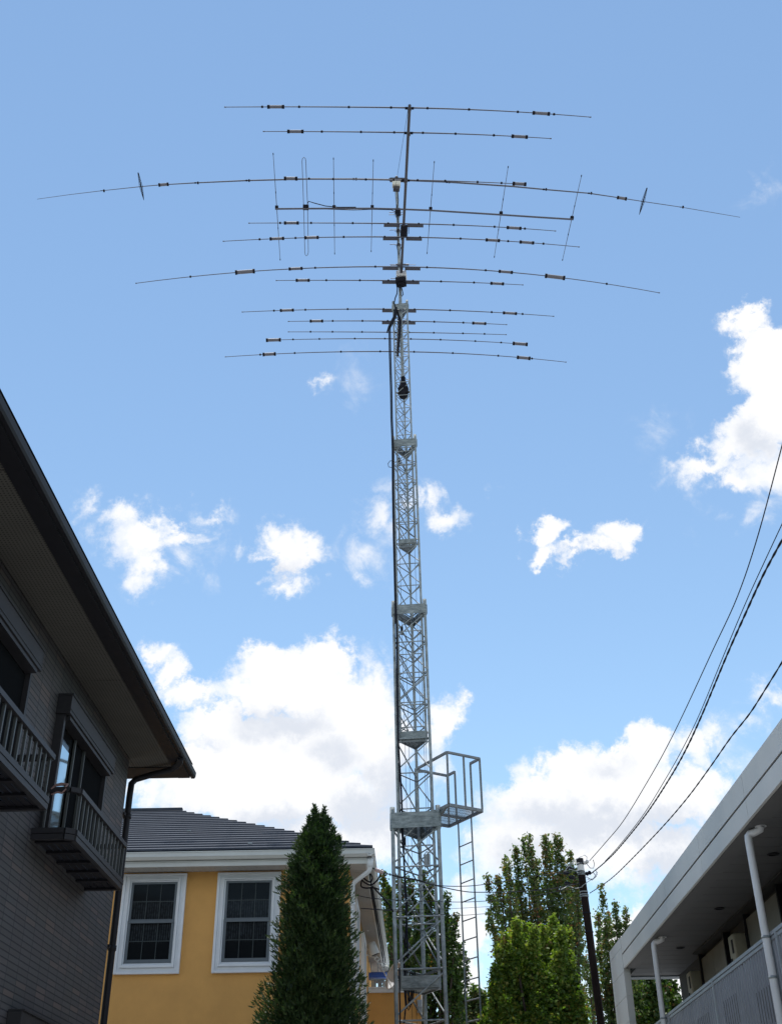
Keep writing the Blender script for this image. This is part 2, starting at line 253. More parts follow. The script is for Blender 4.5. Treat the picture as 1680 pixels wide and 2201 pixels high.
# ------------------------------------------------------------------ mesh helpers
ORG = {}
def tag(o, label=None, cat=None, group=None, kind=None):
    if label: o['label'] = label
    if cat: o['category'] = cat
    if group: o['group'] = group
    if kind: o['kind'] = kind
    return o
def empty(name, loc, label, cat, group=None):
    o = bpy.data.objects.new(name, None); S.collection.objects.link(o); o.location = loc; o.empty_display_size = .3; ORG[o.name] = Vector(loc); return tag(o, label, cat, group)
V = Vector
class MB:
    def __init__(s): s.v = []; s.f = []; s.m = []; s.s = []; s.mi = 0
    def add(s, vs, fs, smooth=False):
        b = len(s.v); s.v += [tuple(p) for p in vs]
        for f in fs: s.f.append([b + i for i in f]); s.m.append(s.mi); s.s.append(smooth)
        return s
    def obox(s, c, ax, h):
        c = V(c); ax = [V(a_).normalized() * h_ for a_, h_ in zip(ax, h)]
        vs = [c + ax[0] * i + ax[1] * j + ax[2] * k for i in (-1, 1) for j in (-1, 1) for k in (-1, 1)]
        return s.add(vs, [(0, 1, 3, 2), (4, 6, 7, 5), (0, 4, 5, 1), (2, 3, 7, 6), (0, 2, 6, 4), (1, 5, 7, 3)])
    def box(s, x0, x1, y0, y1, z0, z1):
        return s.obox(((x0 + x1) / 2, (y0 + y1) / 2, (z0 + z1) / 2), ((1, 0, 0), (0, 1, 0), (0, 0, 1)), (abs(x1 - x0) / 2, abs(y1 - y0) / 2, abs(z1 - z0) / 2))
    def bar(s, p, q, w, h, up=(0, 0, 1)):
        p = V(p); q = V(q); d = (q - p); l = d.length; d.normalize(); sd_ = d.cross(V(up))
        if sd_.length < 1e-4: sd_ = d.cross(V((1, 0, 0)))
        sd_.normalize(); u = sd_.cross(d); return s.obox((p + q) / 2, (d, sd_, u), (l / 2, w / 2, h / 2))
    def tube(s, pts, r, n=8, caps=True):
        pts = [V(p) for p in pts]; R = list(r) if isinstance(r, (list, tuple)) else [r] * len(pts)
        t0 = (pts[1] - pts[0]).normalized(); ref = V((0, 0, 1)) if abs(t0.z) < .9 else V((1, 0, 0)); u = t0.cross(ref).normalized(); rings = []
        for i, p in enumerate(pts):
            t = ((pts[min(i + 1, len(pts) - 1)] - p).normalized() + (p - pts[max(i - 1, 0)]).normalized())
            t = t.normalized() if t.length > 1e-6 else t0
            u = (u - t * u.dot(t)).normalized(); w = t.cross(u)
            rings.append([p + (u * math.cos(2 * math.pi * k / n) + w * math.sin(2 * math.pi * k / n)) * R[i] for k in range(n)])
        vs = [q for rg in rings for q in rg]; fs = []
        for i in range(len(pts) - 1):
            for k in range(n): a_ = i * n + k; b_ = i * n + (k + 1) % n; fs.append((a_, b_, b_ + n, a_ + n))
        s.add(vs, fs, True)
        if caps: s.add(rings[0], [tuple(range(n))[::-1]]); s.add(rings[-1], [tuple(range(n))])
        return s
    def prism(s, poly, ext):
        ext = V(ext); n = len(poly); vs = [V(p) for p in poly] + [V(p) + ext for p in poly]
        return s.add(vs, [tuple(range(n))[::-1], tuple(range(n, 2 * n))] + [(i, (i + 1) % n, (i + 1) % n + n, i + n) for i in range(n)])
    def lathe(s, c, prof, n=20, axis=(0, 0, 1)):
        ax = V(axis).normalized(); u = ax.cross(V((0, 1, 0)) if abs(ax.y) < .9 else V((1, 0, 0))).normalized(); w = ax.cross(u); vs = []; fs = []
        for r, z in prof:
            for k in range(n): vs.append(V(c) + ax * z + (u * math.cos(2 * math.pi * k / n) + w * math.sin(2 * math.pi * k / n)) * r)
        for i in range(len(prof) - 1):
            for k in range(n): a_ = i * n + k; b_ = i * n + (k + 1) % n; fs.append((a_, b_, b_ + n, a_ + n))
        return s.add(vs, fs, True)
    def build(s, name, mats, parent=None, bevel=0):
        me = bpy.data.meshes.new(name); org = ORG[parent.name] if parent is not None else V((0, 0, 0))
        me.from_pydata([(x - org.x, y - org.y, z - org.z) for x, y, z in s.v], [], s.f)
        for m_ in (mats if isinstance(mats, (list, tuple)) else [mats]): me.materials.append(m_)
        me.polygons.foreach_set('material_index', s.m); me.polygons.foreach_set('use_smooth', s.s); me.update()
        import bmesh as _b
        bm = _b.new(); bm.from_mesh(me); _b.ops.recalc_face_normals(bm, faces=bm.faces); bm.to_mesh(me); bm.free()
        o = bpy.data.objects.new(name, me); S.collection.objects.link(o)
        if parent is not None: o.parent = parent
        ORG[o.name] = org
        if bevel: b = o.modifiers.new('bevel', 'BEVEL'); b.width = bevel; b.segments = 2; b.limit_method = 'ANGLE'
        return o

# ------------------------------------------------------------------ ground
g = MB(); g.add([(-300, -300, 0), (300, -300, 0), (300, 300, 0), (-300, 300, 0)], [(0, 1, 2, 3)]); tag(g.build('ground', M['concrete']), kind='structure')

# ------------------------------------------------------------------ dark tiled house (left)
WX = -3.218
DH = empty('dark_house', (WX, 12.27, 0), 'dark tiled two-storey house with deep brown eave and small balconies at left', 'house')
m = MB(); m.box(-11, WX, -6, 12.27, 0, 5.995); m.build('wall', M['brick'], DH)
m = MB()
for y0 in (-2.0, 2.7, 6.4, 10.05): m.box(-3.214, -2.781, y0 - 3.7 if y0 < 0 else y0 - 3.645, y0 - .006, 5.998, 6.02)
m.box(-3.214, -2.781, 10.05, 12.55, 5.998, 6.02); m.box(-11, -3.22, 12.272, 12.55, 5.998, 6.02); m.build('soffit', M['soffit_d'], DH)
m = MB(); m.box(-2.778, -2.64, -6, 12.93, 5.985, 6.17); m.box(-11, -2.781, 12.553, 12.93, 5.988, 6.16); m.build('fascia_board', M['darkmetal'], DH)
m = MB()
gp = [(-2.638, 6.0), (-2.60, 6.0), (-2.588, 6.02), (-2.583, 6.07), (-2.59, 6.075), (-2.595, 6.03), (-2.638, 6.02)]
m.prism([(x, -6, z) for x, z in gp], (0, 19.0, 0)); m.build('gutter', M['darkmetal'], DH)
m = MB(); ey = 13.0   # hip roof above the eave
m.add([(-2.63, -6.3, 6.175), (-2.63, ey, 6.175), (-11, ey, 6.175), (-6.8, 8.9, 7.9), (-6.8, -6.3, 7.9), (-11, -6.3, 6.175)], [(0, 1, 3, 4), (1, 2, 3), (2, 5, 4, 3)]); m.build('roof', M['darkmetal'], DH)
m = MB(); m.tube([atZ(388, 1630, 5.985), atZ(386, 1640, 5.96), atZ(370, 1654, 5.92), atZ(330, 1664, 5.90), atZ(292, 1675, 5.87), (-3.20, 12.42, 5.76), (-3.20, 12.40, 5.6), (-3.20, 12.40, 0.05)], .036, 10)
dp = m.build('downpipe', M['darkmetal'], DH)
for z in (5.35, 3.95): m = MB(); m.lathe((-3.20, 12.40, z), [(.037, 0), (.046, .0), (.046, .05), (.037, .05)], 12); m.box(-3.26, -3.20, 12.27, 12.40, z + .01, z + .04); m.build('pipe_bracket', M['darkmetal'], dp)
def dark_window(dy):
    y0, y1 = 9.54 + dy, 11.20 + dy
    m = MB(); m.box(WX, -3.137, y0, y0 + .05, 4.36, 5.455); m.box(WX, -3.15, y1 - .04, y1, 4.36, 5.455); m.box(WX, -3.10, y0 + .05, y1 - .04, 5.42, 5.455)
    w = m.build('window', M['railmetal'], DH)
    m = MB(); m.box(WX, -3.085, y0 - .02, y1 + .02, 5.458, 5.63); m.box(WX, -3.075, y0 - .02, y1 + .02, 5.632, 5.65); m.box(-3.085, -3.079, y0 - .02, y1 + .02, 5.49, 5.50); m.build('shutter_box', M['railmetal'], w, .004)
    m = MB(); m.box(WX, -3.20, y0 + .05, y1 - .04, 4.36, 5.42); m.build('glass', M['glass'], w)
    m = MB(); m.box(-3.199, -3.19, y0 + .56, y1 - .05, 4.37, 5.40); m.build('insect_screen', M['screen'], w)
    m = MB(); m.box(-3.19, -3.17, y0 + .54, y0 + .565, 4.36, 5.41); m.box(-3.19, -3.165, 10.41 + dy - .02, 10.41 + dy, 4.36, 5.41); m.build('stile', M['slat'], w)
    if dy == 0:
        a_ = math.radians(0.0); m = MB(); m.add([(-3.196, y0 + .06, 4.37), (-3.196, y0 + .50, 4.37), (-3.196, y0 + .50, 5.25), (-3.196, y0 + .06, 5.25)], [(0, 1, 2, 3)]); m.build('sliding_pane', M['glass_sky'], w)
    return w
def balcony(y0, y1):
    Xo, Xc = -2.873, -2.944; c = .05
    path = [(WX, y0), (Xc, y0), (Xo, y0 + c), (Xo, y1), (WX, y1)]
    def strip(z0, z1, t, off=0):
        m = MB()
        for (xa, ya), (xb, yb) in zip(path[:-1], path[1:]): m.bar((xa, ya, (z0 + z1) / 2), (xb, yb, (z0 + z1) / 2), t, z1 - z0)
        return m
    b = strip(4.325, 4.37, .055).build('balcony', M['railmetal'], DH)
    strip(4.275, 4.32, .045).build('lower_rim', M['railmetal'], b)
    strip(4.68, 4.722, .05).build('handrail', M['railmetal'], b)
    m = MB()   # slatted floor: boards along the wall with gaps, on cross ribs
    x = WX + .01
    while x < Xo - .03: m.box(x, min(x + .052, Xo - .03), y0 + .03, y1 - .02, 4.30, 4.315); x += .064
    y = y0 + .1
    while y < y1: m.box(WX + .004, Xo - .03, y, y + .05, 4.278, 4.297); y += .33
    m.build('slatted_floor', M['darkmetal'], b)
    y = y0 + .085
    while y < y1 - .03:
        m = MB(); m.box(Xo - .012, Xo + .008, y, y + .022, 4.365, 4.685); m.build('baluster', M['slat'], b); y += .1265
    for x in (WX + .08, Xc - .02):
        m = MB(); m.box(x, x + .016, y0 - .01, y0 + .01, 4.365, 4.685); m.build('baluster', M['slat'], b)
        m = MB(); m.box(x, x + .016, y1 - .01, y1 + .01, 4.365, 4.685); m.build('baluster', M['slat'], b)
    return b
dark_window(0); dark_window(-2.61)
balcony(9.395, 11.17); balcony(6.80, 8.59)
m = MB(); m.box(WX, -3.10, 9.487, 11.15, 2.60, 2.96); w_ = m.build('ground_floor_shutter_box', M['railmetal'], DH, .005)
m = MB(); m.box(WX, -3.085, 9.50, 11.15, 2.962, 2.975); m.build('flashing', M['railmetal'], w_)
m = MB(); m.tube([(-2.98, 9.36, 4.715), (-2.97, 9.375, 4.74), (-3.02, 9.372, 4.745), (-3.07, 9.37, 4.735), (-3.10, 9.36, 4.70)], [.008, .013, .015, .012, .006], 7)
m.tube([(-2.97, 9.36, 4.70), (-3.0, 9.355, 4.66), (-3.04, 9.355, 4.668), (-3.09, 9.355, 4.65)], [.006, .009, .009, .005], 7)
tag(m.build('cloth_tie', mat('faded_pink_cloth', (.26, .17, .16), .9)), 'faded pink cloth knotted round the rail end of the farther small balcony', 'cloth')

# ------------------------------------------------------------------ ochre house
YH = empty('ochre_house', (-3, 17.5, 0), 'ochre rendered house with slate-blue hip roof and white framed sash windows', 'house')
m = MB(); m.box(-12, -.99, 17.5, 27.5, 0, 6.049); m.build('wall', M['yellow'], YH)
m = MB(); m.box(-12, .083, 24.6, 29, 0, 5.36); wing = m.build('wing_wall', M['yellow'], YH)
m = MB(); m.box(-.985, .11, 24.56, 29.03, 5.362, 5.44); m.box(-.985, .12, 24.545, 29.04, 5.442, 5.468); m.build('coping', M['trim'], wing)
m = MB(); m.box(-12, -.74, 17.13, 17.498, 6.05, 6.07); m.box(-.988, -.74, 17.5, 26.4, 6.05, 6.07); sf = m.build('soffit', M['soffit_w'], YH)
m = MB()
for y in np.arange(17.6, 26.4, .09): m.box(-.98, -.75, y, y + .012, 6.043, 6.0495)
for x in np.arange(-8, -1, .09): m.box(x, x + .012, 17.16, 17.49, 6.043, 6.0495)
m.build('soffit_grooves', M['soffit_w'], sf)
m = MB(); m.box(-12, -.70, 17.105, 17.128, 6.03, 6.11); m.box(-12, -.70, 17.09, 17.104, 6.095, 6.11); m.box(-.738, -.715, 17.13, 26.4, 6.03, 6.11); m.build('fascia_board', M['gutter'], YH)
m = MB()
gp = [(17.102, 6.215), (17.102, 6.118), (17.04, 6.118), (17.02, 6.14), (17.005, 6.155), (17.005, 6.215), (16.995, 6.215), (16.995, 6.228), (17.015, 6.228), (17.015, 6.16), (17.09, 6.13), (17.09, 6.215)]
m.prism([(-12, y, z) for y, z in gp], (11.41, 0, 0))
m.prism([(-.59 - (y - 16.995), 16.995, z) for y, z in gp], (0, 9.4, 0)); m.build('gutter', M['gutter'], YH)
# stepped shingle courses on a hip roof, right hip at the corner
m = MB(); nC = 20; run = 3.80 / nC; rise = 1.78 / nC; z0r = 6.245
for k in range(nC):
    d0 = k * run; d1 = (k + 1) * run + .02; za = z0r + k * rise + .035; zb = z0r + (k + 1) * rise + .018; t = .03
    xr0 = -.62 - d0; xr1 = -.62 - d1; ya = 17.02 + d0; yb = 17.02 + d1
    m.add([(-12, ya, za - t), (xr0, ya, za - t), (xr0, ya, za), (-12, ya, za), (xr1, yb, zb), (-12, yb, zb)], [(0, 1, 2, 3), (3, 2, 4, 5)])
    m.add([(xr0, ya, za - t), (xr0, 28, za - t), (xr0, 28, za), (xr0, ya, za), (xr1, 28, zb), (xr1, yb, zb)], [(0, 1, 2, 3), (3, 2, 4, 5)])
m.add([(-12, 20.84, z0r + 1.80), (-4.40, 20.84, z0r + 1.80), (-4.40, 28, z0r + 1.2), (-12, 28, z0r + 1.2)], [(0, 1, 2, 3)])
m.box(-12, -.742, 17.136, 27.9, 6.072, 6.24); m.box(-12, -.76, 17.14, 17.20, 6.241, 6.30); m.box(-12, -4.34, 20.76, 20.86, z0r + 1.78, z0r + 1.83); rf = m.build('roof', M['shingle'], YH)
for p in ((-2.55, 17.32), (-1.3, 17.45), (-3.75, 18.5)): m = MB(); m.box(p[0], p[0] + .06, p[1], p[1] + .05, z0r + (p[1] - 17.02) * .468 + .03, z0r + (p[1] - 17.02) * .468 + .055); m.build('snow_clip', M['galv'], rf)
LZ0, LZ1 = 4.75, 5.90
M['glass_lace'] = lace_glass()
def sash_window(xc):
    X0, X1, Z0, Z1 = xc - .485, xc + .485, 4.575, 6.02; Y = 17.5
    def frame(x0, x1, z0, z1, wl, wt, wb, y0, y1, mb):
        mb.box(x0, x0 + wl, y0, y1, z0, z1); mb.box(x1 - wl, x1, y0, y1, z0, z1); mb.box(x0 + wl, x1 - wl, y0, y1, z1 - wt, z1); mb.box(x0 + wl, x1 - wl, y0, y1, z0, z0 + wb)
    mb = MB(); frame(X0, X1, Z0, Z1, .04, .03, .035, Y - .05, Y, mb); frame(X0 + .0405, X1 - .0405, Z0 + .0355, Z1 - .0305, .045, .05, .05, Y - .035, Y, mb)
    frame(X0 + .086, X1 - .086, Z0 + .086, Z1 - .081, .025, .022, .035, Y - .06, Y, mb); frame(X0 + .1115, X1 - .1115, Z0 + .1215, Z1 - .1035, .022, .018, .03, Y - .03, Y, mb)
    w = mb.build('window', M['trim'], YH, .004)
    a0, a1, c0, c1 = X0 + .134, X1 - .134, Z0 + .152, Z1 - .122; zm = (c0 + c1) / 2 + .01
    mb = MB(); frame(a0, a1, zm, c1, .035, .03, .03, Y - .022, Y - .001, mb); frame(a0 - .0, a1, c0, zm - .001, .042, .025, .05, Y - .034, Y - .001, mb); mb.box(a0, a1, Y - .045, Y - .03, zm - .03, zm + .004)
    mb.build('sash', M['sash'], w)
    mb = MB(); mb.box(a0 + .02, a1 - .02, Y - .010, Y - .002, c0 + .02, c1 - .01); mb.build('pane', M['glass_lace'], w)
    mb = MB()
    for (z0, z1, ym) in ((zm + .03, c1 - .03, Y - .017), (c0 + .05, zm - .025, Y - .020)):
        for i in (1, 2): x = a0 + .038 + (a1 - a0 - .076) * i / 3; mb.box(x - .006, x + .006, ym, ym + .006, z0, z1)
        zc = (z0 + z1) / 2; mb.box(a0 + .035, a1 - .035, ym - .001, ym + .005, zc - .006, zc + .006)
    mb.build('muntin', M['muntin'], w)
sash_window(-3.965); sash_window(-2.52)
m = MB(); m.tube([(-.66, 17.12, 6.12), (-.66, 17.12, 5.97), (-.68, 17.16, 5.93), (-.90, 17.41, 5.84), (-.935, 17.44, 5.80), (-.935, 17.44, 0.05)], .034, 8); d_ = m.build('downpipe', M['trim'], YH)
m = MB(); m.lathe((-.66, 17.12, 5.98), [(.036, 0), (.045, 0), (.045, .13), (.036, .13)], 10); m.build('pipe_collar', M['trim'], d_)
for z in (5.5, 4.4): m = MB(); m.lathe((-.935, 17.44, z), [(.035, 0), (.042, 0), (.042, .04), (.035, .04)], 10); m.build('pipe_collar', M['trim'], d_)
# windows of the side wall, seen edge-on
for y in (18.6, 21.3):
    m = MB(); m.box(-.99, -.93, y, y + .12, 4.4, 5.9); m.box(-.99, -.93, y + .95, y + 1.07, 4.4, 5.9); m.box(-.99, -.93, y + .12, y + .95, 5.78, 5.9); m.box(-.99, -.92, y + .12, y + .95, 4.4, 4.52); w_ = m.build('side_window', M['trim'], YH)
    m = MB(); m.box(-.99, -.965, y + .12, y + .95, 4.52, 5.78); m.build('pane', M['glass'], w_)
# balcony rail on the wing
m = MB(); m.box(-.95, .06, 24.75, 24.79, 5.63, 5.66); 
m.build('balcony_rail', M['galv'], YH)
for x in np.linspace(-.93, .04, 6):
    m = MB(); m.box(x, x + .025, 24.755, 24.78, 5.468, 5.63); m.build('balcony_post', M['galv'], YH)
m = MB()
for k, x in enumerate(np.linspace(-.9, -.1, 9)): m.box(x, x + .07, 24.82, 24.85, 5.468, 5.62); 
m.build('balcony_panel', M['soffit_w'], YH)

# ------------------------------------------------------------------ things on the ochre house
def zt(x, y): return (733.3 + x * .1823, 1800 + y * .1823)
P_ = atY(*zt(258, 1075), 22.0)
m = MB(); m.lathe(P_ + V((.03, 0, .02)), [(0.001, .10), (.05, .09), (.085, .055), (.10, 0), (.10, -.02)], 18, (.5, -.3, .8)); m.box(P_.x - .2, P_.x, P_.y - .02, P_.y + .02, P_.z, P_.z + .03)
tag(m.build('wall_lamp', [M['white_p']]), 'white domed lamp on the ochre house side wall, above the spotlight', 'lamp')
P_ = atY(*zt(375, 1320), 22.6)
m = MB(); m.lathe(P_, [(.001, .13), (.075, .125), (.085, .11), (.095, -.10), (.085, -.105)], 20, (-.35, -.05, .9)); m.mi = 1; m.lathe(P_, [(.084, -.10), (.001, -.085)], 20, (-.35, -.05, .9)); m.mi = 0
m.tube([P_ + V((-.02, 0, .0)), P_ + V((-.2, .05, .02)), P_ + V((-.40, .08, 0))], .025, 8)
tag(m.build('spotlight', [M['white_p'], M['black']]), 'white cylindrical spotlight tilted down below the domed lamp', 'lamp')
A_, B_ = atY(*zt(405, 1420), 22.6), atY(*zt(530, 1545), 22.4)
d = (B_ - A_).normalized(); nrm = d.cross(V((0, 1, 0))).normalized()
m = MB(); Wd = .033; H = (B_ - A_).length; nh = 4
for sgn in (-1, 1): m.bar(A_ + nrm * sgn * Wd, B_ + nrm * sgn * Wd, .02, .018, (0, 1, 0))
for i in range(nh + 1):
    c = A_ + d * (H * i / nh); m.bar(c - nrm * Wd, c + nrm * Wd, .02, .035, (0, 1, 0))
m.lathe(B_, [(.02, -.01), (.045, -.01), (.045, .01), (.02, .01)], 16, (0, 1, 0)); m.tube([A_ + V((-.35, .1, .12)), A_], .012, 6)
tag(m.build('laundry_pole_arm', M['white_p']), 'white laundry pole arm with round holes hanging below the spotlight', 'bracket')
m = MB(); a_, b_ = atY(*zt(298, 1605), 24.9), atY(*zt(530, 1655), 24.9)
m.box(a_.x, b_.x, 24.86, 25.2, b_.z, a_.z); m.box(a_.x - .01, b_.x + .01, 24.85, 25.21, a_.z - .01, a_.z + .012)
tag(m.build('blue_planter', M['blue'], None, .006), 'bright blue plastic trough behind the balcony rail of the ochre house', 'trough')
m = MB()
for x in (350, 430, 480): p = atY(*zt(x, 1600), 25.05); m.tube([p, atY(*zt(x - 10 + x % 20, 1480), 25.05)], .008, 6)
m.tube([atY(*zt(430, 1525), 25.0), atY(*zt(540, 1640), 25.0)], .008, 6); m.tube([atY(*zt(350, 1590), 25.0), atY(*zt(500, 1590), 25.0)], .008, 6)
tag(m.build('drying_rack', M['rail_r']), 'thin blue-grey drying rack standing in the blue trough', 'rack')
# satellite dish
P_ = atY(*zt(640, 1640), 23.9); ax = V((-.80, -.45, .30)).normalized()
SD = empty('satellite_dish', P_, 'pale grey satellite dish beside the left tower leg above the ochre wing', 'satellite dish')
m = MB(); R0 = .27; pr = [(R0 * t, .35 * (R0 * t) ** 2 / R0) for t in np.linspace(.01, 1, 9)]; pr += [(R0 + .006, .35 * R0 - .002), (R0 * .96, .35 * R0 - .02)] + [(R0 * t, .35 * (R0 * t) ** 2 / R0 - .012) for t in np.linspace(.9, .01, 8)]
m.lathe(P_ - ax * .03, pr, 32, ax); m.build('reflector', M['dish'], SD)
m = MB(); m.tube([P_ - V((0, 0, .22)), P_ + V((.1, .05, -.35)) + ax * .15, P_ + ax * .30], .012, 6); m.lathe(P_ + ax * .30, [(.001, .04), (.03, .03), (.03, -.04), (.001, -.05)], 12, ax); m.build('feed_arm', M['dish'], SD)
m = MB(); m.tube([P_ - ax * .04, P_ + V((.18, .1, 0)), P_ + V((.2, .12, -.30))], .02, 8); m.box(P_.x + .1, P_.x + .26, P_.y + .05, P_.y + .2, P_.z - .1, P_.z + .08); m.build('mount', M['galv'], SD)

# ------------------------------------------------------------------ apartment block (right)
AP = empty('apartment_block', (5.5, 14, 0), 'grey two-storey apartment block with open gallery and metal clad roof edge at right', 'apartment building')
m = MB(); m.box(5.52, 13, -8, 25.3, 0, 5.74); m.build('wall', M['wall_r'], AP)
seams = [-2.2 + 2.7 * i - .0 for i in range(0, 10)]; seams = [y for y in (-7.55, -4.85, -2.15, .55, 3.25, 5.95, 8.65, 11.35, 14.05, 16.73, 19.45, 22.2)]
edges = [-8] + seams + [24.26]
m = MB()
for y0, y1 in zip(edges[:-1], edges[1:]):
    a_, b_ = y0 + .005, y1 - .005
    m.box(4.2, 4.26, a_, b_, 5.985, 6.285); m.box(4.2, 4.24, a_, b_, 5.704, 5.952)
m.build('fascia_panel', M['fascia_r'], AP)
m = MB(); m.box(4.222, 4.28, -8, 24.25, 5.953, 5.984); m.box(4.245, 4.29, -8, 24.25, 5.71, 6.28); m.build('fascia_groove', M['darkmetal'], AP)
m = MB()
for y0, y1 in zip(edges[:-1], edges[1:]): m.box(4.245, 4.47, y0 + .004, y1 - .004, 5.698, 5.72)
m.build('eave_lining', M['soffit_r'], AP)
m = MB(); y = -8.0
while y < 25.2: m.box(4.474, 5.52, y + .003, min(y + .441, 25.28), 5.722, 5.74); y += .45
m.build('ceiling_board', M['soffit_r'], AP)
m = MB(); m.box(4.22, 13.2, -8, 25.78, 6.20, 6.27); m.box(4.474, 5.52, -8, 25.3, 5.742, 5.78); m.box(4.33, 13, 25.29, 25.6, 5.70, 6.195); m.build('roof', M['galv_dull'], AP)
m = MB()
zs = [0, 1.0, 1.45, 1.9, 2.4, 2.86, 3.32, 3.79, 4.25, 4.72, 5.185, 5.645, 6.10, 6.30]
for z0, z1 in zip(zs[:-1], zs[1:]): m.box(4.195, 4.325, 24.265, 25.82, z0 + .006, z1 - .002)
m.box(4.205, 4.315, 24.275, 25.81, 0, 6.295); m.build('end_wall', M['panel_r'], AP)
for y in (22.3, 19.05, 15.76, 12.5, 9.2):
    m = MB(); m.lathe((4.96, y, 5.721), [(.065, 0), (.085, -.008), (.085, -.014), (.065, -.014), (.06, .0), (.055, .012)], 24); w_ = m.build('ceiling_light', M['darkmetal'], AP)
    m = MB(); m.lathe((4.96, y, 5.719), [(.06, 0), (.001, 0.001)], 20); m.build('lamp_cover', M['dark'], w_)
for y in (21.3, 14.45, 7.6):
    m = MB(); m.tube([(4.42, y - .12, 5.70), (4.41, y - .10, 5.66), (4.36, y - .05, 5.645), (4.30, y - .0, 5.63), (4.275, y, 5.60), (4.27, y, 5.55), (4.27, y, .02)], .048, 14); w_ = m.build('downpipe', M['pipe'], AP)
    m = MB(); m.lathe((4.42, y - .12, 5.69), [(.05, 0), (.075, 0), (.075, .006), (.05, .006)], 16); m.build('ceiling_flange', M['pipe'], w_)
    for z in (4.36, 3.9): m = MB(); m.lathe((4.27, y, z), [(.049, 0), (.055, 0), (.055, .03), (.049, .03)], 14); m.box(4.30, 4.36, y - .008, y + .008, z + .005, z + .022); m.build('pipe_bracket', M['galv'], w_)
RX = 4.345
posts = [24.2, 21.1, 17.65, 14.2, 10.75, 7.3, 3.85]
m = MB(); m.box(RX - .03, RX + .035, 3.8, 24.26, 4.385, 4.425); m.box(RX - .02, RX + .025, 3.8, 24.26, 4.335, 4.375); rl = m.build('gallery_rail', M['rail_r'], AP)
for y in posts:
    m = MB(); m.box(RX - .035, RX + .01, y - .02, y + .02, 3.0, 4.384); m.build('rail_post', M['rail_r'], rl)
for i, (y1, y0) in enumerate(zip(posts[:-1], posts[1:])):
    for j in range(2):
        a_ = y0 + .03 + j * (y1 - y0) / 2; b_ = a_ + (y1 - y0) / 2 - .05
        m = MB(); nw = 13 if i == 0 else 14; pts = []
        for k in range(nw):
            p0 = a_ + (b_ - a_) * k / nw; q = (b_ - a_) / nw
            pts += [(RX + .024, p0), (RX + .024, p0 + q * .34), (RX - .012, p0 + q * .46), (RX - .012, p0 + q * .88)]
        pts.append((RX + .024, b_))
        vs = [(x, y, 3.12) for x, y in pts] + [(x, y, 4.33) for x, y in pts]; n_ = len(pts)
        m.add(vs, [(k, k + 1, k + 1 + n_, k + n_) for k in range(n_ - 1)]); pn = m.build('corrugated_panel', M['corr'], rl)
        if (i, j) in ((3, 1), (2, 1), (2, 0), (1, 0), (3, 0)):
            m = MB(); s0 = a_ + .45
            for k in range(7):
                y = s0 + k * (b_ - a_) / nw; zt0 = 4.05 if (i, j) != (2, 0) else 3.9; zl = .42 if k % 3 else .36
                m.box(RX - .0145, RX - .0125, y + .082, y + .098, zt0 - zl, zt0)
            m.build('vent_slot', M['dark'], pn)
m = MB(); m.box(4.33, 5.52, -8, 25.3, 2.75, 3.0); m.box(4.3, 4.33, -8, 24.26, 2.72, 3.05); m.build('gallery_floor', M['panel_r'], AP)
for k in range(5):
    y0 = 20.85 - 3.46 * k
    m = MB(); m.box(5.44, 5.519, y0, y0 + 1.05, 3.0, 5.60); m.box(5.44, 5.519, y0 + 1.06, y0 + 1.95, 3.0, 5.60); m.box(5.43, 5.438, y0, y0 + 1.95, 5.08, 5.12); d_ = m.build('door_panel', M['door_r'], AP)
    for ya in (y0 - .06, y0 + 1.955): m = MB(); m.box(5.40, 5.519, ya, ya + .055, 3.0, 5.68); m.build('door_frame', M['darkmetal'], d_)
    m = MB(); m.box(5.30, 5.519, y0 - 1.46, y0 + 2.0, 5.60 + .085, 5.71); m.build('lintel', M['wall_r'], AP)
for k in range(4):
    y0 = 22.95 - 3.46 * k
    E_ = empty('water_heater', (5.4, y0 + .2, 4.85), ('cream water heater on the gallery wall nearest the far end opening', 'cream water heater on the gallery wall above the middle of the railing', 'cream water heater on the gallery wall, hidden high at the right frame edge', 'cream water heater on the gallery wall near the viewer')[k], 'water heater', 'water heaters along the gallery wall')
    m = MB(); m.box(5.22, 5.515, y0, y0 + .36, 4.75, 5.42); m.build('casing', M['heater'], E_, .03)
    m = MB(); m.box(5.212, 5.219, y0 + .05, y0 + .15, 5.12, 5.33); m.box(5.205, 5.215, y0 + .22, y0 + .3, 5.0, 5.06); m.build('exhaust_grille', M['dark'], E_)
    for (yy, zz_) in ((y0 + .55, 5.35), (y0 + .75, 5.05)):
        m = MB(); m.lathe((5.50, yy, zz_), [(.001, .12), (.05, .11), (.085, .06), (.095, 0)], 16, (-1, 0, .1)); tag(m.build('vent_hood', M['heater']), ('round cream vent hood %s the water heater, %s' % ('above and beyond' if zz_ > 5.2 else 'low beyond', ('nearest the far opening', 'over the middle railing', 'at the frame edge', 'near the viewer')[k])), 'vent hood', 'vent hoods along the gallery wall')
m = MB(); m.lathe((5.36, 24.35, 4.70), [(.001, .13), (.10, .12), (.19, .05), (.20, -.01), (.18, -.03)], 22, (-1, -.2, .2)); m.tube([(5.5, 24.4, 4.7), (5.36, 24.35, 4.70)], .02, 8)
tag(m.build('small_satellite_dish', M['heater']), 'small cream dish fixed low on the gallery wall at its far end', 'satellite dish')

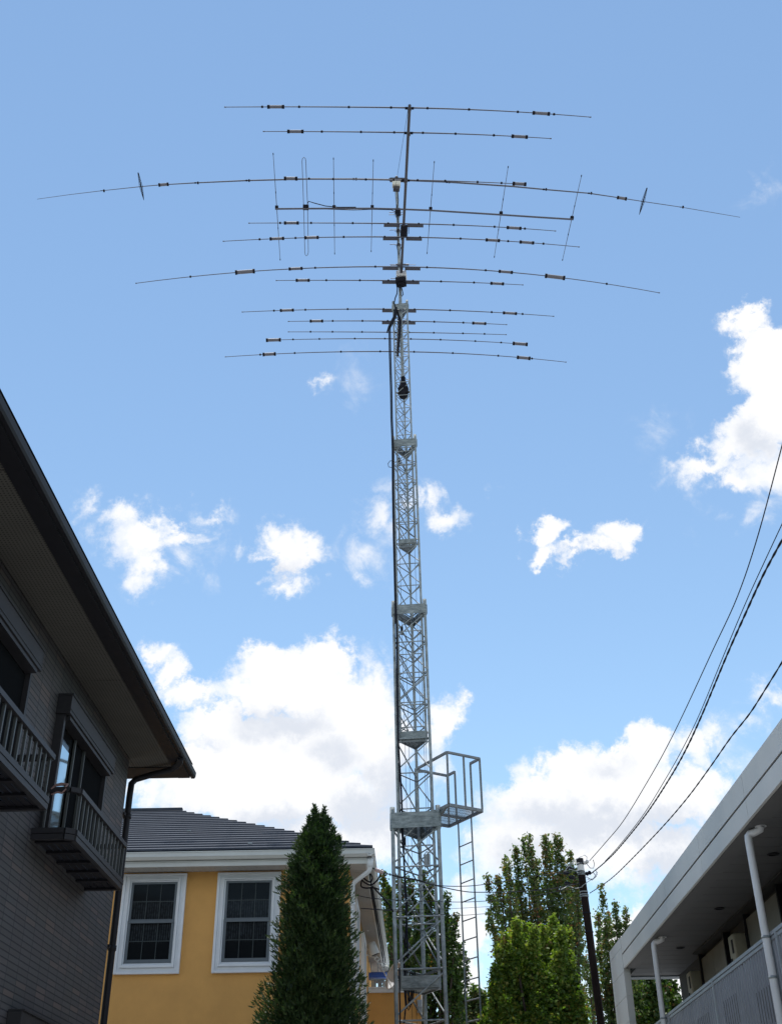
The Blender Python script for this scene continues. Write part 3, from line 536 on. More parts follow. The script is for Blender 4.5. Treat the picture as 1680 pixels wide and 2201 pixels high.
# ------------------------------------------------------------------ crank-up lattice tower
TY = 22.2; TA = math.radians(-5.5); te = V((math.cos(TA), math.sin(TA), 0)); tn = V((-math.sin(TA), math.cos(TA), 0))
TX = [(4.5, atY(906.3, 2150, TY).x), (8.3, atY(895, 1745, TY).x), (12.8, atY(881.3, 1300, TY).x), (17.3, atY(869.5, 942, TY).x), (21.7, atY(860.3, 650, TY).x), (26.3, atY(852, 385, TY).x)]
def tcx(z):
    zs_ = [p[0] for p in TX]; xs_ = [p[1] for p in TX]; c = np.polyfit(zs_, xs_, 1); return float(c[0] * z + c[1])
TW = empty('lattice_tower', (tcx(0), TY, 0), 'galvanised four-stage telescopic lattice tower carrying the antennas', 'tower')
def corner(w, z, k):
    c = V((tcx(z), TY, z)); return (c - te * w / 2 - tn * w * .289, c + te * w / 2 - tn * w * .289, c + tn * w * .577)[k]
def zof(y, Y=22.0): return atY(870, y, Y).z
secs = [  # leg-centre width, leg radius, brace radius, z bottom, z top, crossbar heights
 (.90, .038, .016, 0.0, 8.33, [.15, 1.2, 2.3, 3.4] + [zof(y) for y in (2195, 2084, 1971.6, 1863.7)] + [8.0]),
 (.69, .030, .0135, 5.0, 12.95, [5.36] + [zof(y) for y in (1987, 1900, 1818, 1738, 1661, 1587, 1514.5, 1445.6, 1379)] + [12.72]),
 (.53, .025, .0115, 9.75, 17.45, [10.08] + [10.08 + .55 * i for i in range(1, 6)] + [zof(y) for y in (1256, 1209, 1164, 1119, 1077, 1035, 995, 959)] + [17.3]),
 (.365, .020, .0095, 14.4, 21.85, [14.62 + .41 * i for i in range(0, 7)] + [zof(y) for y in (929, 900, 871, 843, 815, 788, 761, 735, 709, 683)] + [21.6])]
for si, (w, rl_, rb, zb, zt_, hs) in enumerate(secs):
    hs = sorted(hs); m = MB(); m.bar(corner(w, zb + .03, 0), corner(w, zb + .03, 1), .03, .05); m.bar(corner(w, zb + .03, 1), corner(w, zb + .03, 2), .03, .05); m.bar(corner(w, zb + .03, 2), corner(w, zb + .03, 0), .03, .05)
    sec = m.build('tower_section', M['galv_dull'], TW)
    for k in range(3):
        m = MB(); m.tube([corner(w, z, k) for z in np.linspace(zb, zt_, 6)], rl_, 12); m.build('leg', M['galv'], sec)
    for f in range(3):
        a_, b_ = ((0, 1), (1, 2), (0, 2))[f]; m = MB()
        for z0, z1 in zip(hs[:-1], hs[1:]):
            A0, B0 = corner(w, z0, a_), corner(w, z0, b_); g_ = (z1 - z0)
            m.tube([A0, B0], rb, 8)
            if f == 0: m.tube([corner(w, z0 + .10 * g_, 0), corner(w, z1 - .07 * g_, 1)], rb, 8)
            elif f == 1: m.tube([corner(w, z0 + .08 * g_, 1), corner(w, z1 - .07 * g_, 2)], rb, 8)
            else: m.tube([corner(w, z0 + .08 * g_, 2), corner(w, z1 - .07 * g_, 0)], rb, 8)
            # flattened weld ends
        m.tube([corner(w, hs[-1], a_), corner(w, hs[-1], b_)], rb, 8)
        m.build('lattice_bracing', M['galv'] if f == 0 else M['galv_dull'], sec)
    # collar plates at the top, stop plates at the foot of the inner sections
    hp = (.31, .225, .215, .19)[si]; wc = w + rl_ * 2 + .03
    def plates(z, h, wq, mb, off):
        for k, (i_, j_) in enumerate(((0, 1), (1, 2), (2, 0))):
            p, q = corner(wq, z, i_), corner(wq, z, j_); o_ = (-tn, (te * .866 + tn * .5), (-te * .866 + tn * .5))[k] * off
            mb.bar(p + o_, q + o_, .010, h)
    m = MB(); plates(zt_ - hp / 2 - .07, hp, w + .03, m, rl_ + .008); m.build('collar_plate', M['plate'], sec, .002)
    for k in range(3): m = MB(); m.lathe(corner(w, zt_, k), [(rl_ + .012, -hp - .1), (rl_ + .012, .05), (rl_, .055), (.001, .055)], 10); m.build('leg_sleeve', M['plate'], sec)
    if si:
        m = MB(); plates(zb + .14, .24 - .03 * si, w - .0, m, rl_ + .006)
        c0 = [corner(w, zb + .03, k) for k in range(3)]; m.prism(c0, (0, 0, .008)); m.build('foot_plate', M['plate'], sec, .002)
    if si in (0, 1, 2):     # hoist pulley blocks under the collar
        m = MB(); c = V((tcx(zt_), TY, zt_ - .55)); m.obox(c + tn * .05 - te * w * .28, (te, tn, (0, 0, 1)), (.025, .04, .09)); m.lathe(c - te * w * .28 + tn * .05 - V((0, 0, .05)), [(.001, .02), (.05, .02), (.05, -.02), (.001, -.02)], 12, te); m.build('pulley_block', M['darkmetal'], sec)
# hoist cables inside the sections
def strand(name, pts, r, mt, label=None, cat='cable', group=None, parent=None):
    m = MB(); m.tube(pts, r, 6); o = m.build(name, mt, parent)
    return tag(o, label, cat, group) if label else o
for dx, dy, z0, z1 in ((-.19, -.10, 2.0, 17.2), (-.11, -.13, 1.0, 12.5), (.24, -.05, 1.0, 12.6), (.20, -.08, 5.5, 12.6), (.15, -.06, 10.1, 17.1), (-.03, .0, 14.6, 18.4)):
    strand('hoist_cable', [V((tcx(z) + dx, TY + dy, z)) for z in np.linspace(z0, z1, 4)], .0045, M['darkmetal'], parent=TW)
m = MB(); p = atY(917, 1850, 22.3); m.obox(p, (te, tn, (0, 0, 1)), (.055, .06, .11)); m.tube([p + V((-.06, 0, .1)), p + V((.0, 0, .18)), p + V((.06, 0, .1))], .012, 6)
m.tube([p + V((-.03, -.05, -.1)), p + V((-.05, -.06, -.22)), p + V((.05, -.06, -.25)), p + V((.07, -.05, -.1))], .008, 6)
tag(m.build('junction_box', M['rail_r'], None, .006), 'small grey junction box inside the lattice just below the widest collar', 'box')
m = MB(); p = atY(1166 * 0 + 982, 1, 25) if False else atY(901.5, 2161, 24.4); m.box(p.x - .05, p.x + .05, 24.50, 24.59, p.z - .12, p.z + .12); m.box(p.x - .04, p.x + .04, 24.48, 24.5, p.z - .03, p.z + .1)
tag(m.build('outdoor_socket_box', M['rail_r'], None, .005), 'small grey box low on the ochre wing corner behind the tower', 'box')

# mast, rotator
def zM(y): return atY(858, y, TY).z
zmt = zM(388)
MS = empty('antenna_mast', (tcx(22), TY, 18.9), 'straight steel mast rising from inside the top of the lattice tower', 'mast')
m = MB(); m.tube([(tcx(z), TY, z) for z in np.linspace(18.95, zmt + .1, 5)], .042, 14); m.build('mast_tube', M['galv'], MS)
for y in (458, 463, 496, 527, 572, 600):
    z = zM(y); m = MB(); c = V((tcx(z), TY, z)); m.tube([c + V((-.24, -.05, 0)), c + V((.14, -.05, 0))], .009, 6); m.tube([c + V((-.10, -.07, -.07)), c + V((.1, -.07, -.07))], .006, 6); m.lathe(c, [(.045, -.05), (.054, -.05), (.054, .05), (.045, .05)], 12); m.build('mast_clamp', M['boomtube'], MS)
RO = empty('rotator', (tcx(18.4), TY, 18.1), 'black bell shaped antenna rotator inside the top lattice stage', 'rotator')
c = V((tcx(18.5), TY, zof(818) - .05)); m = MB(); m.lathe(c, [(.001, .32), (.06, .32), (.06, .22), (.075, .18), (.10, .05), (.13, -.02), (.135, -.08), (.11, -.10), (.10, -.20), (.12, -.24), (.10, -.30), (.001, -.31)], 20); m.build('housing', M['black'], RO)
m = MB(); m.prism([corner(.36, c.z - .22, k) for k in range(3)], (0, 0, .012)); m.build('mounting_plate', M['darkmetal'], RO)

# ------------------------------------------------------------------ antennas
BD = V(ray(760, 2603)); BD.z = 0; BD.normalize(); ED = V((BD.y, -BD.x, 0))     # along the boom (away), along the elements (to the right)
zB = atY(862, 592, TY - .08).z
def boomx(y): return 862 - .0486 * (y - 585)
BA = empty('beam_antenna', atY(862, 592, TY - .08), 'large multi-element horizontal beam antenna with long boom above the tower', 'antenna')
def lerp(a_, b_, t): return a_ + (b_ - a_) * t
def element(parent, c, tipL, tipR, coils, r0, r1, name='element', tick=True, gap=0, fork=False, sag=None):
    """c: centre point in space; tips: image points on the plane of the element, unprojected to find length and droop."""
    c = V(c); L_ = atP(*tipL, c, BD) - c; R2 = atP(*tipR, c, BD) - c; sL, sR = L_.dot(ED), R2.dot(ED)
    kL, kR = L_.z / sL ** 2, R2.z / sR ** 2
    P = lambda s: c + ED * s + V((0, 0, (kL if s < 0 else kR) * s * s))
    m = MB()
    for sT, sg in ((sL, -1), (sR, 1)):
        ss = list(np.linspace(gap * sg, sT, 13)); m.tube([P(s) for s in ss], [lerp(r0, r1, (abs(s) / abs(sT)) ** .8) for s in ss], 8)
        m.lathe(P(sT), [(.001, -.02), (r1 * 1.6, -.02), (r1 * 1.6, .02), (.001, .02)], 8, ED)
    m.mi = 1
    if tick:
        for fr in (.10, .33, .60, .80):
            for sT in (sL, sR):
                p = P(sT * fr); m.lathe(p, [(.001, -.022), (r0 * 1.45, -.022), (r0 * 1.45, .022), (.001, .022)], 8, ED); m.obox(p + V((0, 0, r0 * 1.3)), (ED, BD, (0, 0, 1)), (.016, .010, .011))
    el_ = m.build(name, [M['alu'], M['black']], parent)
    for x0, x1, y, rc in coils:
        s0 = (atP(x0, y, c, BD) - c).dot(ED); s1 = (atP(x1, y, c, BD) - c).dot(ED); lift = V((0, 0, .0)); a_, b_ = P(s0) + lift, P(s1) + lift; q = (b_ - a_).normalized()
        m = MB(); m.tube([a_ + q * .03, b_ - q * .03], rc, 14); m.mi = 1; m.tube([a_ - q * .02, a_ + q * .035], rc * 1.22, 14); m.tube([b_ - q * .035, b_ + q * .02], rc * 1.22, 14)
        m.build('trap_coil', [M['coil'], M['black']], el_)
    return el_, P
els = [
 (230.6, 879.5, (483.8, 229.0), (1268.2, 250.6), [(576.2, 609.1, 227.4, .036), (1146.1, 1179.5, 243.6, .036)], 0),
 (283.9, 878, (566.7, 281.4), (1183, 296.7), [(619.1, 650.7, 280.2, .036), (1100.6, 1131.8, 292, .036)], 0),
 (386.0, 871.4, (611.9, 382.6), (1128.9, 395.0), [(611.9, 637.4, 382.6, .04), (1103, 1128.9, 394.6, .04)], 0),
 (479.8, 867, (535.3, 478.6), (1192.9, 495.5), [(611.9, 640.5, 477.4, .036), (1090.2, 1118.5, 489.4, .036)], .09),
 (508.6, 864.5, (480.3, 517.6), (1243.5, 529.8), [(581, 609, 511.9, .036), (655.5, 683.3, 509, .036), (1044.9, 1072.3, 515.5, .036), (1117.9, 1145.8, 521.4, .036)], .09),
 (572.6, 862.5, (292.7, 607.9), (1416, 628.5), [(507, 546, 582.5, .05), (621.9, 648.8, 574.8, .036), (1072.9, 1100, 583.5, .036), (1172.9, 1212.2, 596, .05)], .09),
 (602.5, 861, (594, 602), (1123, 611.5), [(637, 664, 601.5, .036), (1055, 1081, 608, .036)], .09),
 (663.8, 857.5, (520.9, 669.8), (1189, 679), [(603, 630, 665.5, .036), (1082, 1109, 673, .036)], .09),
 (689.5, 856.5, (620, 690), (1088, 697), [(667, 693, 690, .036), (1016, 1043, 694.5, .036)], .09),
 (713.5, 855.5, (620, 712.5), (1087, 718.5), [], 0),
 (727.5, 855, (573, 730.5), (1132, 739.5), [(573, 602, 730.2, .045), (1103, 1132, 739.2, .045)], 0),
 (755, 853.5, (484.8, 766.3), (1215.7, 777.6), [(565.8, 591.2, 761, .045), (1112, 1138, 769, .045)], 0)]
cpts = []
for i, (y, x, tl, tr, co, gp_) in enumerate(els):
    c = atZ(x, y, zB); cpts.append(c); e_, P = element(BA, c, tl, tr, co, .0185 if i not in (9, 10) else .0155, .0085)
    if gp_:      # the split driven elements lie on a pair of channel arms under the tube
        sp_ = (.50, .50, .50, .50, .47, .47)[i - 3]; m = MB()
        for sg in (-1, 1):
            m.bar(c + ED * sg * .09 + V((0, 0, -.075)), c + ED * sg * (sp_ + .0) + V((0, 0, -.078)), .05, .045)
            m.bar(c + ED * sg * .09 + V((0, 0, -.035)), c + ED * sg * sp_ + V((0, 0, -.035)), .018, .03)
        m.build('support_channel', M['boomtube'], e_)
        if i in (3, 5):
            for sg in (-1, 1): m = MB(); m.bar(c + ED * .11 * sg + V((0, 0, -.02)), c + ED * .11 * sg + BD * .45 + V((0, 0, -.02)), .012, .012); m.build('phasing_line', M['alu'], e_)
    else:
        m = MB(); m.bar(c - ED * .10 + V((0, 0, -.015)), c + ED * .10 + V((0, 0, -.015)), .06, .02); m.build('element_clamp', M['black'], e_)
A_ = cpts[0] - BD * .12; B_ = cpts[-1] + BD * .12
m = MB(); m.tube([A_ + V((0, 0, -.06)), lerp(A_, B_, .5) + V((0, 0, -.05)), B_ + V((0, 0, -.06))], .034, 14)
for c in cpts: m.lathe(c + V((0, 0, -.06)), [(.034, -.03), (.042, -.03), (.042, .03), (.034, .03)], 12, BD)
m.build('boom', M['boomtube'], BA)
c = atZ(867.5, 495, zB - .09); m = MB(); m.obox(c, (ED, BD, (0, 0, 1)), (.085, .16, .05)); m.build('matching_box', M['black'], BA, .008)
c = atZ(866, 490, zB - .05); 
for q in (.15, -.12): m = MB(); m.bar(c + ED * q - BD * .16, c + ED * q + BD * .18, .012, .012); m.build('phasing_line', M['black'], BA)
c = atY(862.5, 591, TY - .17); m = MB(); m.obox(c, (te, tn, (0, 0, 1)), (.135, .10, .085)); m.build('relay_box', M['porcelain'], BA, .008)
c = atY(861.5, 605, TY - .16); m = MB(); m.obox(c, (te, tn, (0, 0, 1)), (.135, .13, .07)); m.obox(c - V((0, 0, .10)), (te, tn, (0, 0, 1)), (.08, .07, .04)); m.build('boom_bracket', M['black'], BA, .006)
m = MB(); c = atZ(864, 568, zB + .05); m.tube([c - ED * .33, c - ED * .14], .008, 6); m.tube([c + ED * .16, c + ED * .36], .008, 6); m.tube([c - ED * .16, c + ED * .18], .028, 10); m.build('balun', M['coil'], BA)
m = MB(); m.tube([cpts[0] + V((0, 0, -.05)) - ED * .03, lerp(cpts[0], cpts[5], .5) - ED * .25 + V((0, 0, .1)), V((tcx(zM(480)), TY - .05, zM(480)))], .004, 5); m.build('boom_stay', M['black'], BA)

# mast-top rotary dipole
c = atY(852, 386, TY - .06); c0 = V(c)
DI = empty('dipole_antenna', c, 'very long drooping dipole antenna across the mast top with small crossed tip hats', 'antenna')
def long_el():
    tl, tr = (80.0, 427.0), (1590, 466); pts = [(80, 427), (148, 417.5), (218, 409), (303, 400), (342, 396.5), (420, 392), (530, 387), (660, 383.6), (760, 383.8), (852, 385.6), (960, 390), (1100, 399.5), (1168, 406), (1265, 414.3), (1330, 424), (1381, 432), (1462, 444), (1590, 466)]
    W_ = [atP(x, y, c0, BD) for x, y in pts]; m = MB()
    n_ = len(W_); rs = [.006, .007, .009, .011, .013, .017, .020, .023, .025, .026, .025, .023, .020, .017, .013, .011, .009, .006]
    m.tube(W_, rs, 8); m.mi = 1
    for k in (2, 5, 6, 8, 10, 12, 13, 16): m.lathe(W_[k], [(.001, -.025), (rs[k] * 1.3, -.025), (rs[k] * 1.3, .025), (.001, .025)], 8, ED); m.obox(W_[k] + ED * .07, (ED, BD, (0, 0, 1)), (.02, .03, .025))
    return m.build('element', [M['alu'], M['black']], DI), W_
e_, Wp = long_el()
for x0, y0, x1, y1 in ((342, 396.6, 361, 395), (1327, 423.6, 1345, 426.4)):
    a_, b_ = atP(x0, y0, c0, BD), atP(x1, y1, c0, BD); q = (b_ - a_).normalized(); m = MB(); m.tube([a_ + q * .02, b_ - q * .02], .042, 14); m.mi = 1; m.tube([a_ - q * .02, a_ + q * .03], .052, 12); m.tube([b_ - q * .03, b_ + q * .02], .052, 12); m.build('trap_coil', [M['coil'], M['black']], e_)
for x, y in ((303, 400), (1381.5, 432)):
    h = atP(x, y, c0, BD); l_ = .50; m = MB(); m.tube([h - BD * l_, h, h + BD * l_], [.006, .02, .006], 6); m.tube([h - BD * l_ + ED * .01, h + ED * .045, h + BD * l_], .006, 5); m.tube([h - BD * l_ - ED * .01, h - ED * .045, h + BD * l_], .006, 5)
    for t in np.linspace(-.7, .7, 9): q = h + BD * l_ * t; u = .05 * (1 - abs(t)); m.tube([q - ED * u, q + ED * u + BD * .04], .004, 4)
    m.build('capacity_hat', M['black'], e_)
m = MB(); z = c0.z; p = V((tcx(z), TY - .02, z)); m.obox(p + V((.05, -.08, -.03)), (ED, BD, (0, 0, 1)), (.27, .04, .012)); m.obox(p + V((.05, -.03, .015)), (ED, BD, (0, 0, 1)), (.24, .06, .03)); m.lathe(p, [(.04, .02), (.045, .02), (.05, .16), (.03, .19), (.001, .19)], 12); m.build('centre_insulator', M['boomtube'], DI)
m = MB(); p = atY(851.5, 395, TY - .15); m.obox(p, (ED, BD, (0, 0, 1)), (.115, .08, .085)); m.build('balun_box', M['beige'], DI, .012)
m = MB(); p = atY(851.5, 405, TY - .10); m.obox(p, (ED, BD, (0, 0, 1)), (.09, .06, .05)); m.build('box_bracket', M['boomtube'], DI)

# seven element VHF beam
zV = atY(857, 449, TY - .12).z; cV = atY(857, 449, TY - .12)
VA = empty('vhf_antenna', cV, 'horizontal seven-element antenna with crosswise rods and folded loop below the mast top', 'antenna')
bl, brr = atP(592, 448.5, cV, BD), atP(1230, 470.5, cV, BD)
m = MB(); nP = 9; bp_ = [(592, 448.0), (657, 447.4), (717, 447.2), (799, 447.0), (857, 448.5), (922, 451), (1075, 460.5), (1150, 465.5), (1230, 470.5)]
bw = [atP(x, y, cV, BD) for x, y in bp_]; m.tube(bw, .026, 12); m.build('boom', M['alu'], VA)
ve = [((587, 330), (602, 557), 593), ((716.5, 340), (719, 544), 717), ((802, 344), (797.5, 539), 799), ((933, 347.5), (917.5, 543), 922), ((1091.5, 358), (1062, 551), 1075), ((1249, 377), (1208.5, 557.5), 1228)]
def vz(x): xs_ = [p[0] for p in bp_]; i = max(0, min(len(xs_) - 2, sum(1 for q in xs_ if q < x) - 1)); t = (x - xs_[i]) / (xs_[i + 1] - xs_[i]); return lerp(bw[i], bw[i + 1], t)
for n_, f_, xb in ve:
    b_ = vz(xb); z = b_.z + .05; A_, B_ = atZ(*n_, z), atZ(*f_, z); m = MB(); mid = lerp(A_, B_, .5)
    m.tube([A_, lerp(A_, B_, .35), lerp(A_, B_, .65), B_], [.0065, .009, .009, .0065], 6); m.mi = 1
    for q in (A_, B_, lerp(A_, B_, .34), lerp(A_, B_, .68)): m.lathe(q, [(.001, -.03), (.013, -.03), (.013, .03), (.001, .03)], 6, BD)
    e_ = m.build('element', [M['boomtube'], M['black']], VA)
    d_ = (B_ - A_).normalized(); t = (b_ - A_).dot(d_); m = MB(); m.obox(A_ + d_ * t, (ED, BD, (0, 0, 1)), (.045, .05, .035)); m.build('rod_clamp', M['black'], e_)
b_ = vz(657); z = b_.z + .04; m = MB()
loop = [atZ(*p, z) for p in ((649, 345), (650, 339.5), (653, 337), (656, 339.5), (657, 345), (661, 445), (662.5, 541), (661, 547), (658.5, 549), (656, 547), (655, 541), (652.5, 445), (649, 345))]
m.tube(loop, .008, 6, False); e_ = m.build('folded_element', M['boomtube'], VA)
m = MB(); m.obox(b_ + V((0, 0, .05)), (ED, BD, (0, 0, 1)), (.08, .06, .05)); m.tube([b_ + V((.03, -.05, .05)), b_ + V((.08, -.1, .18)), b_ + V((.25, -.08, .12)), b_ + V((.55, -.05, .03)), b_ + V((.9, -.04, -.02)), b_ + V((1.4, -.04, -.035))], .013, 8); m.build('feed_point', M['black'], e_)
w1 = [atY(x, y, TY - .14) for x, y in ((700, 448.5), (760, 450.5), (800, 449), (840, 450), (849, 454), (853, 465), (856, 480))]
m = MB(); m.tube(w1, .010, 6); m.build('feed_cable', M['rubber'], VA)
p = V((tcx(zV), TY - .05, zV)); m = MB(); m.obox(p, (ED, BD, (0, 0, 1)), (.07, .06, .07)); m.obox(p + V((.05, -.04, -.10)), (ED, BD, (0, 0, 1)), (.035, .03, .10)); m.build('boom_clamp', M['black'], VA)

# ------------------------------------------------------------------ cables on mast and tower
strand('coax_cable', [atY(x, y, TY - .1) for x, y in ((854, 410), (856, 430), (852, 447), (855, 470), (853, 490), (856, 510), (853, 530), (856, 548), (862, 530))], .012, M['rubber'], 'thin black coaxial cable taped down the upper mast')
strand('coax_cable', [atY(x, y, TY - .14) for x, y in ((854, 612), (853, 630), (849, 640), (847, 650), (850, 663))], .016, M['rubber'], 'black cable curving from the boom bracket to the tower top on its left')
strand('coax_cable', [atY(x, y, TY - .16) for x, y in ((861, 612), (864, 622), (866, 632), (863.5, 636), (860.5, 628), (858, 612))], .014, M['rubber'], 'black cable loop hanging right of the mast below the boom bracket')
m = MB(); m.tube([atY(x, y, TY - .15) for x, y in ((851, 660), (848, 680), (843, 690), (837, 702), (832.5, 711))], [.03, .045, .05, .045, .02], 8); m.tube([atY(x, y, TY - .1) for x, y in ((851, 660), (860, 690), (858, 720), (856, 745), (855, 765))], [.02, .04, .03, .03, .015], 8)
tag(m.build('cable_sleeve', M['rubber']), 'black wrapped cable sleeve leaning out left of the top stage', 'cable')
pth = [(837, 700), (838, 760), (840.5, 840), (841.5, 900), (844, 960), (844.2, 1050), (846, 1150), (848, 1230), (849.5, 1290), (851, 1340)]
for k, off in enumerate((-1.4, 1.4)):
    strand('coax_cable', [atY(x + off * (1 if y < 1000 else .7), y, 21.93) for x, y in pth], .017, M['rubber'], ('outer left one of the two long black cables hanging down the tower side', 'inner right one of the two long black cables hanging down the tower side')[k], group='long cables down the tower')
strand('coax_cable', [atY(x, y, 22.0 + .001 * y * 0) for x, y in ((851, 1300), (853, 1400), (854, 1500), (856, 1600), (862, 1700), (866, 1800), (870, 1900), (874, 1990), (876, 2060))], .022, M['rubber'], 'thick black cable inside the left edge of the lower stages')
strand('coax_cable', [atY(x, y, 22.05) for x, y in ((856, 1640), (859, 1740), (868, 1850), (875, 1950), (868, 2060), (872, 2160), (868, 2200))], .016, M['rubber'], 'black cable wandering down inside the lowest stage')
strand('cable_ring', [atY(x, y, 21.9) for x, y in ((846, 990), (838, 990), (833.5, 996), (835, 1003), (845, 1005))], .008, M['darkmetal'], 'thin wire ring sticking out left of the third stage', 'ring')
for k, (x0, x1, yb) in enumerate(((868, 880, 2168), (871, 884, 2172), (874, 887, 2165), (877, 890, 2158))):
    strand('cable_loop', [atY(x, y, 22.05 + .02 * k) for x, y in ((x0 - 3, 2085), (x0, 2120), ((x0 + x1) / 2 - 3, yb - 6), ((x0 + x1) / 2, yb), ((x0 + x1) / 2 + 4, yb - 8), (x1, 2120), (x1 + 1, 2090))], .011, M['rubber'], ('leftmost', 'second from left', 'third from left', 'rightmost')[k] + ' of the slack black cable loops hanging under the lowest plate', group='slack cable loops at the tower foot')
strand('coax_cable', [atY(x, y, 21.75) for x, y in ((858, 2080), (858, 2110), (859, 2160), (860, 2210))], .016, M['rubber'], 'black cable dropping along the front left leg at the bottom')

# ------------------------------------------------------------------ work platform with ladder
FB, FC, FE, FA = V((.707, 21.62, 8.3)), V((1.378, 22.04, 8.3)), V((.869, 23.12, 8.3)), V((.200, 22.70, 8.3))
u_ = (FC - FB).normalized(); v_ = V((-u_.y, u_.x, 0)); lu = .79; lv = 1.20; FC = FB + u_ * lu; FA = FB + v_ * lv; FE = FC + v_ * lv
PF = empty('work_platform', FB, 'grey railed work platform with grating floor beside the lowest collar of the tower', 'platform')
m = MB()
for p, q in ((FB, FC), (FC, FE), (FE, FA), (FA, FB)): m.bar(p, q, .05, .06)
m.bar(lerp(FB, FA, .5), lerp(FC, FE, .5), .05, .05); m.build('floor_frame', M['plat'], PF, .003)
m = MB()
for i in range(21): t = (i + 1) / 22; m.bar(lerp(FB, FC, t) + V((0, 0, .035)), lerp(FA, FE, t) + V((0, 0, .035)), .005, .010)
for i in range(7): t = (i + 1) / 8; m.bar(lerp(FB, FA, t) + V((0, 0, .045)), lerp(FC, FE, t) + V((0, 0, .045)), .005, .006)
m.build('grating', M['plat'], PF)
hz = V((0, 0, 1.07))
m = MB()
for p, q in ((FB, FC), (FB, FA), (FA, FE), (FC, lerp(FC, FE, .28)), (FE, lerp(FE, FC, .24))): m.bar(p + hz, q + hz, .05, .045)
m.build('handrail', M['plat'], PF, .003)
for p in (FB, FC, FA, FE, lerp(FB, FC, .5), lerp(FB, FA, .52), lerp(FA, FE, .5), lerp(FC, FE, .28), lerp(FE, FC, .24)):
    m = MB(); m.bar(p + V((0, 0, .03)), p + hz - V((0, 0, .0225)), .042, .042, (1, 0, 0)); m.build('rail_post', M['galv_dull'], PF)
LA, LB = lerp(FC, FE, .33), lerp(FC, FE, .72); m = MB(); m.bar(LA + V((0, 0, -.03)), V((LA.x, LA.y, 0)), .045, .03, (1, 0, 0)); m.bar(LB + V((0, 0, -.03)), V((LB.x, LB.y, 0)), .045, .03, (1, 0, 0)); ld = m.build('ladder', M['galv_dull'], PF)
for z in (7.79, 7.43, 7.07, 6.71, 6.35, 5.99, 5.63, 5.27, 4.91, 4.55, 4.19, 3.83, 3.47, 3.11, 2.75, 2.39, 2.03, 1.67, 1.31):
    m = MB(); m.tube([V((LA.x, LA.y, z)), V((LB.x, LB.y, z))], .013, 8); m.build('rung', M['plat'], ld)
m = MB(); m.bar(V((tcx(8.1) + .45, 22.0, 8.2)), FB + v_ * .1, .06, .05); m.bar(V((tcx(8.1) + .45, 22.1, 8.15)), FB + v_ * .55, .06, .05); m.build('tower_bracket', M['galv_dull'], PF)

# ------------------------------------------------------------------ pole and wires
PYY = 26.0; pt, pb = atY(1245, 1846, PYY), atY(1290.5, 2196, PYY); dpl = (pt - pb); base = pb - dpl * (pb.z / dpl.z)
UP = empty('utility_pole', base, 'slim dark brown steel utility pole with white banded top beside the trees', 'utility pole')
def onp(z): return base + (pt - base) * (z / pt.z)
m = MB(); m.tube([base, onp(pt.z - .28)], .083, 18); m.build('shaft', M['pole'], UP)
m = MB(); m.tube([onp(pt.z - .30), onp(pt.z - .14)], .079, 18); m.build('white_band', M['porcelain'], UP)
m = MB(); m.tube([onp(pt.z - .14), onp(pt.z)], .084, 18); m.build('cap', M['darkmetal'], UP, .01)
for dz in (.32, .36, .74, .80, .84, 1.20, 1.60):
    m = MB(); c = onp(pt.z - dz); m.lathe(c, [(.084, -.012), (.096, -.012), (.096, .012), (.084, .012)], 16); m.build('pole_band', M['galv'] if dz < 1 else M['rubber'], UP)
for x, y, nm in ((1259, 1853, 0), (1264, 1877, 1), (1222, 1866, 2), (1216, 1876, 3), (1228, 1886, 4), (1219, 1899, 5)):
    p = atY(x, y, PYY - .05 if nm < 2 else PYY + .1); q = onp(p.z - .05); m = MB(); m.lathe(p, [(.001, .07), (.035, .06), (.05, .02), (.03, .0), (.05, -.03), (.035, -.06), (.001, -.07)], 12, (p - q).normalized()); m.tube([p, q], .010, 6)
    m.build('insulator', M['porcelain'] if nm == 0 else M['rubber'], UP)
LP = [((1222, 1861), (1232, 1851), (1248, 1841), (1256, 1838), (1261, 1842), (1260, 1852)), ((1259, 1855), (1268, 1866), (1275, 1866), (1277, 1857), (1274, 1848)), ((1213, 1873), (1221, 1862), (1235, 1856), (1250, 1855)),
      ((1222, 1880), (1230, 1868), (1236, 1870), (1241, 1880), (1250, 1886), (1262, 1885)), ((1262, 1890), (1275, 1889), (1283, 1880), (1280, 1870)), ((1262, 1886), (1272, 1892), (1281, 1884), (1274, 1875)), ((1250, 1905), (1262, 1896), (1275, 1888), (1284, 1874)), ((1216, 1880), (1228, 1885), (1240, 1893), (1255, 1893)), ((1222, 1868), (1237, 1872), (1250, 1870)), ((1212, 1900), (1230, 1902), (1248, 1900)), ((1205, 1912), (1220, 1905), (1238, 1910), (1252, 1906))]
for k, pl in enumerate(LP):
    m = MB(); m.tube([atY(x, y, PYY - .1) for x, y in pl], .0075, 6); m.build('jumper_wire', M['rubber'] if k % 2 else M['rail_r'], UP)
def smooth(pts, n=6):
    o_ = []; P_ = [pts[0]] + pts + [pts[-1]]
    for i in range(1, len(P_) - 2):
        for t in np.linspace(0, 1, n, endpoint=False):
            a_, b_, c_, d_ = P_[i - 1], P_[i], P_[i + 1], P_[i + 2]
            o_.append(tuple(.5 * (2 * b_[j] + (c_[j] - a_[j]) * t + (2 * a_[j] - 5 * b_[j] + 4 * c_[j] - d_[j]) * t * t + (3 * b_[j] - a_[j] - 3 * c_[j] + d_[j]) * t ** 3) for j in (0, 1)))
    return o_ + [pts[-1]]
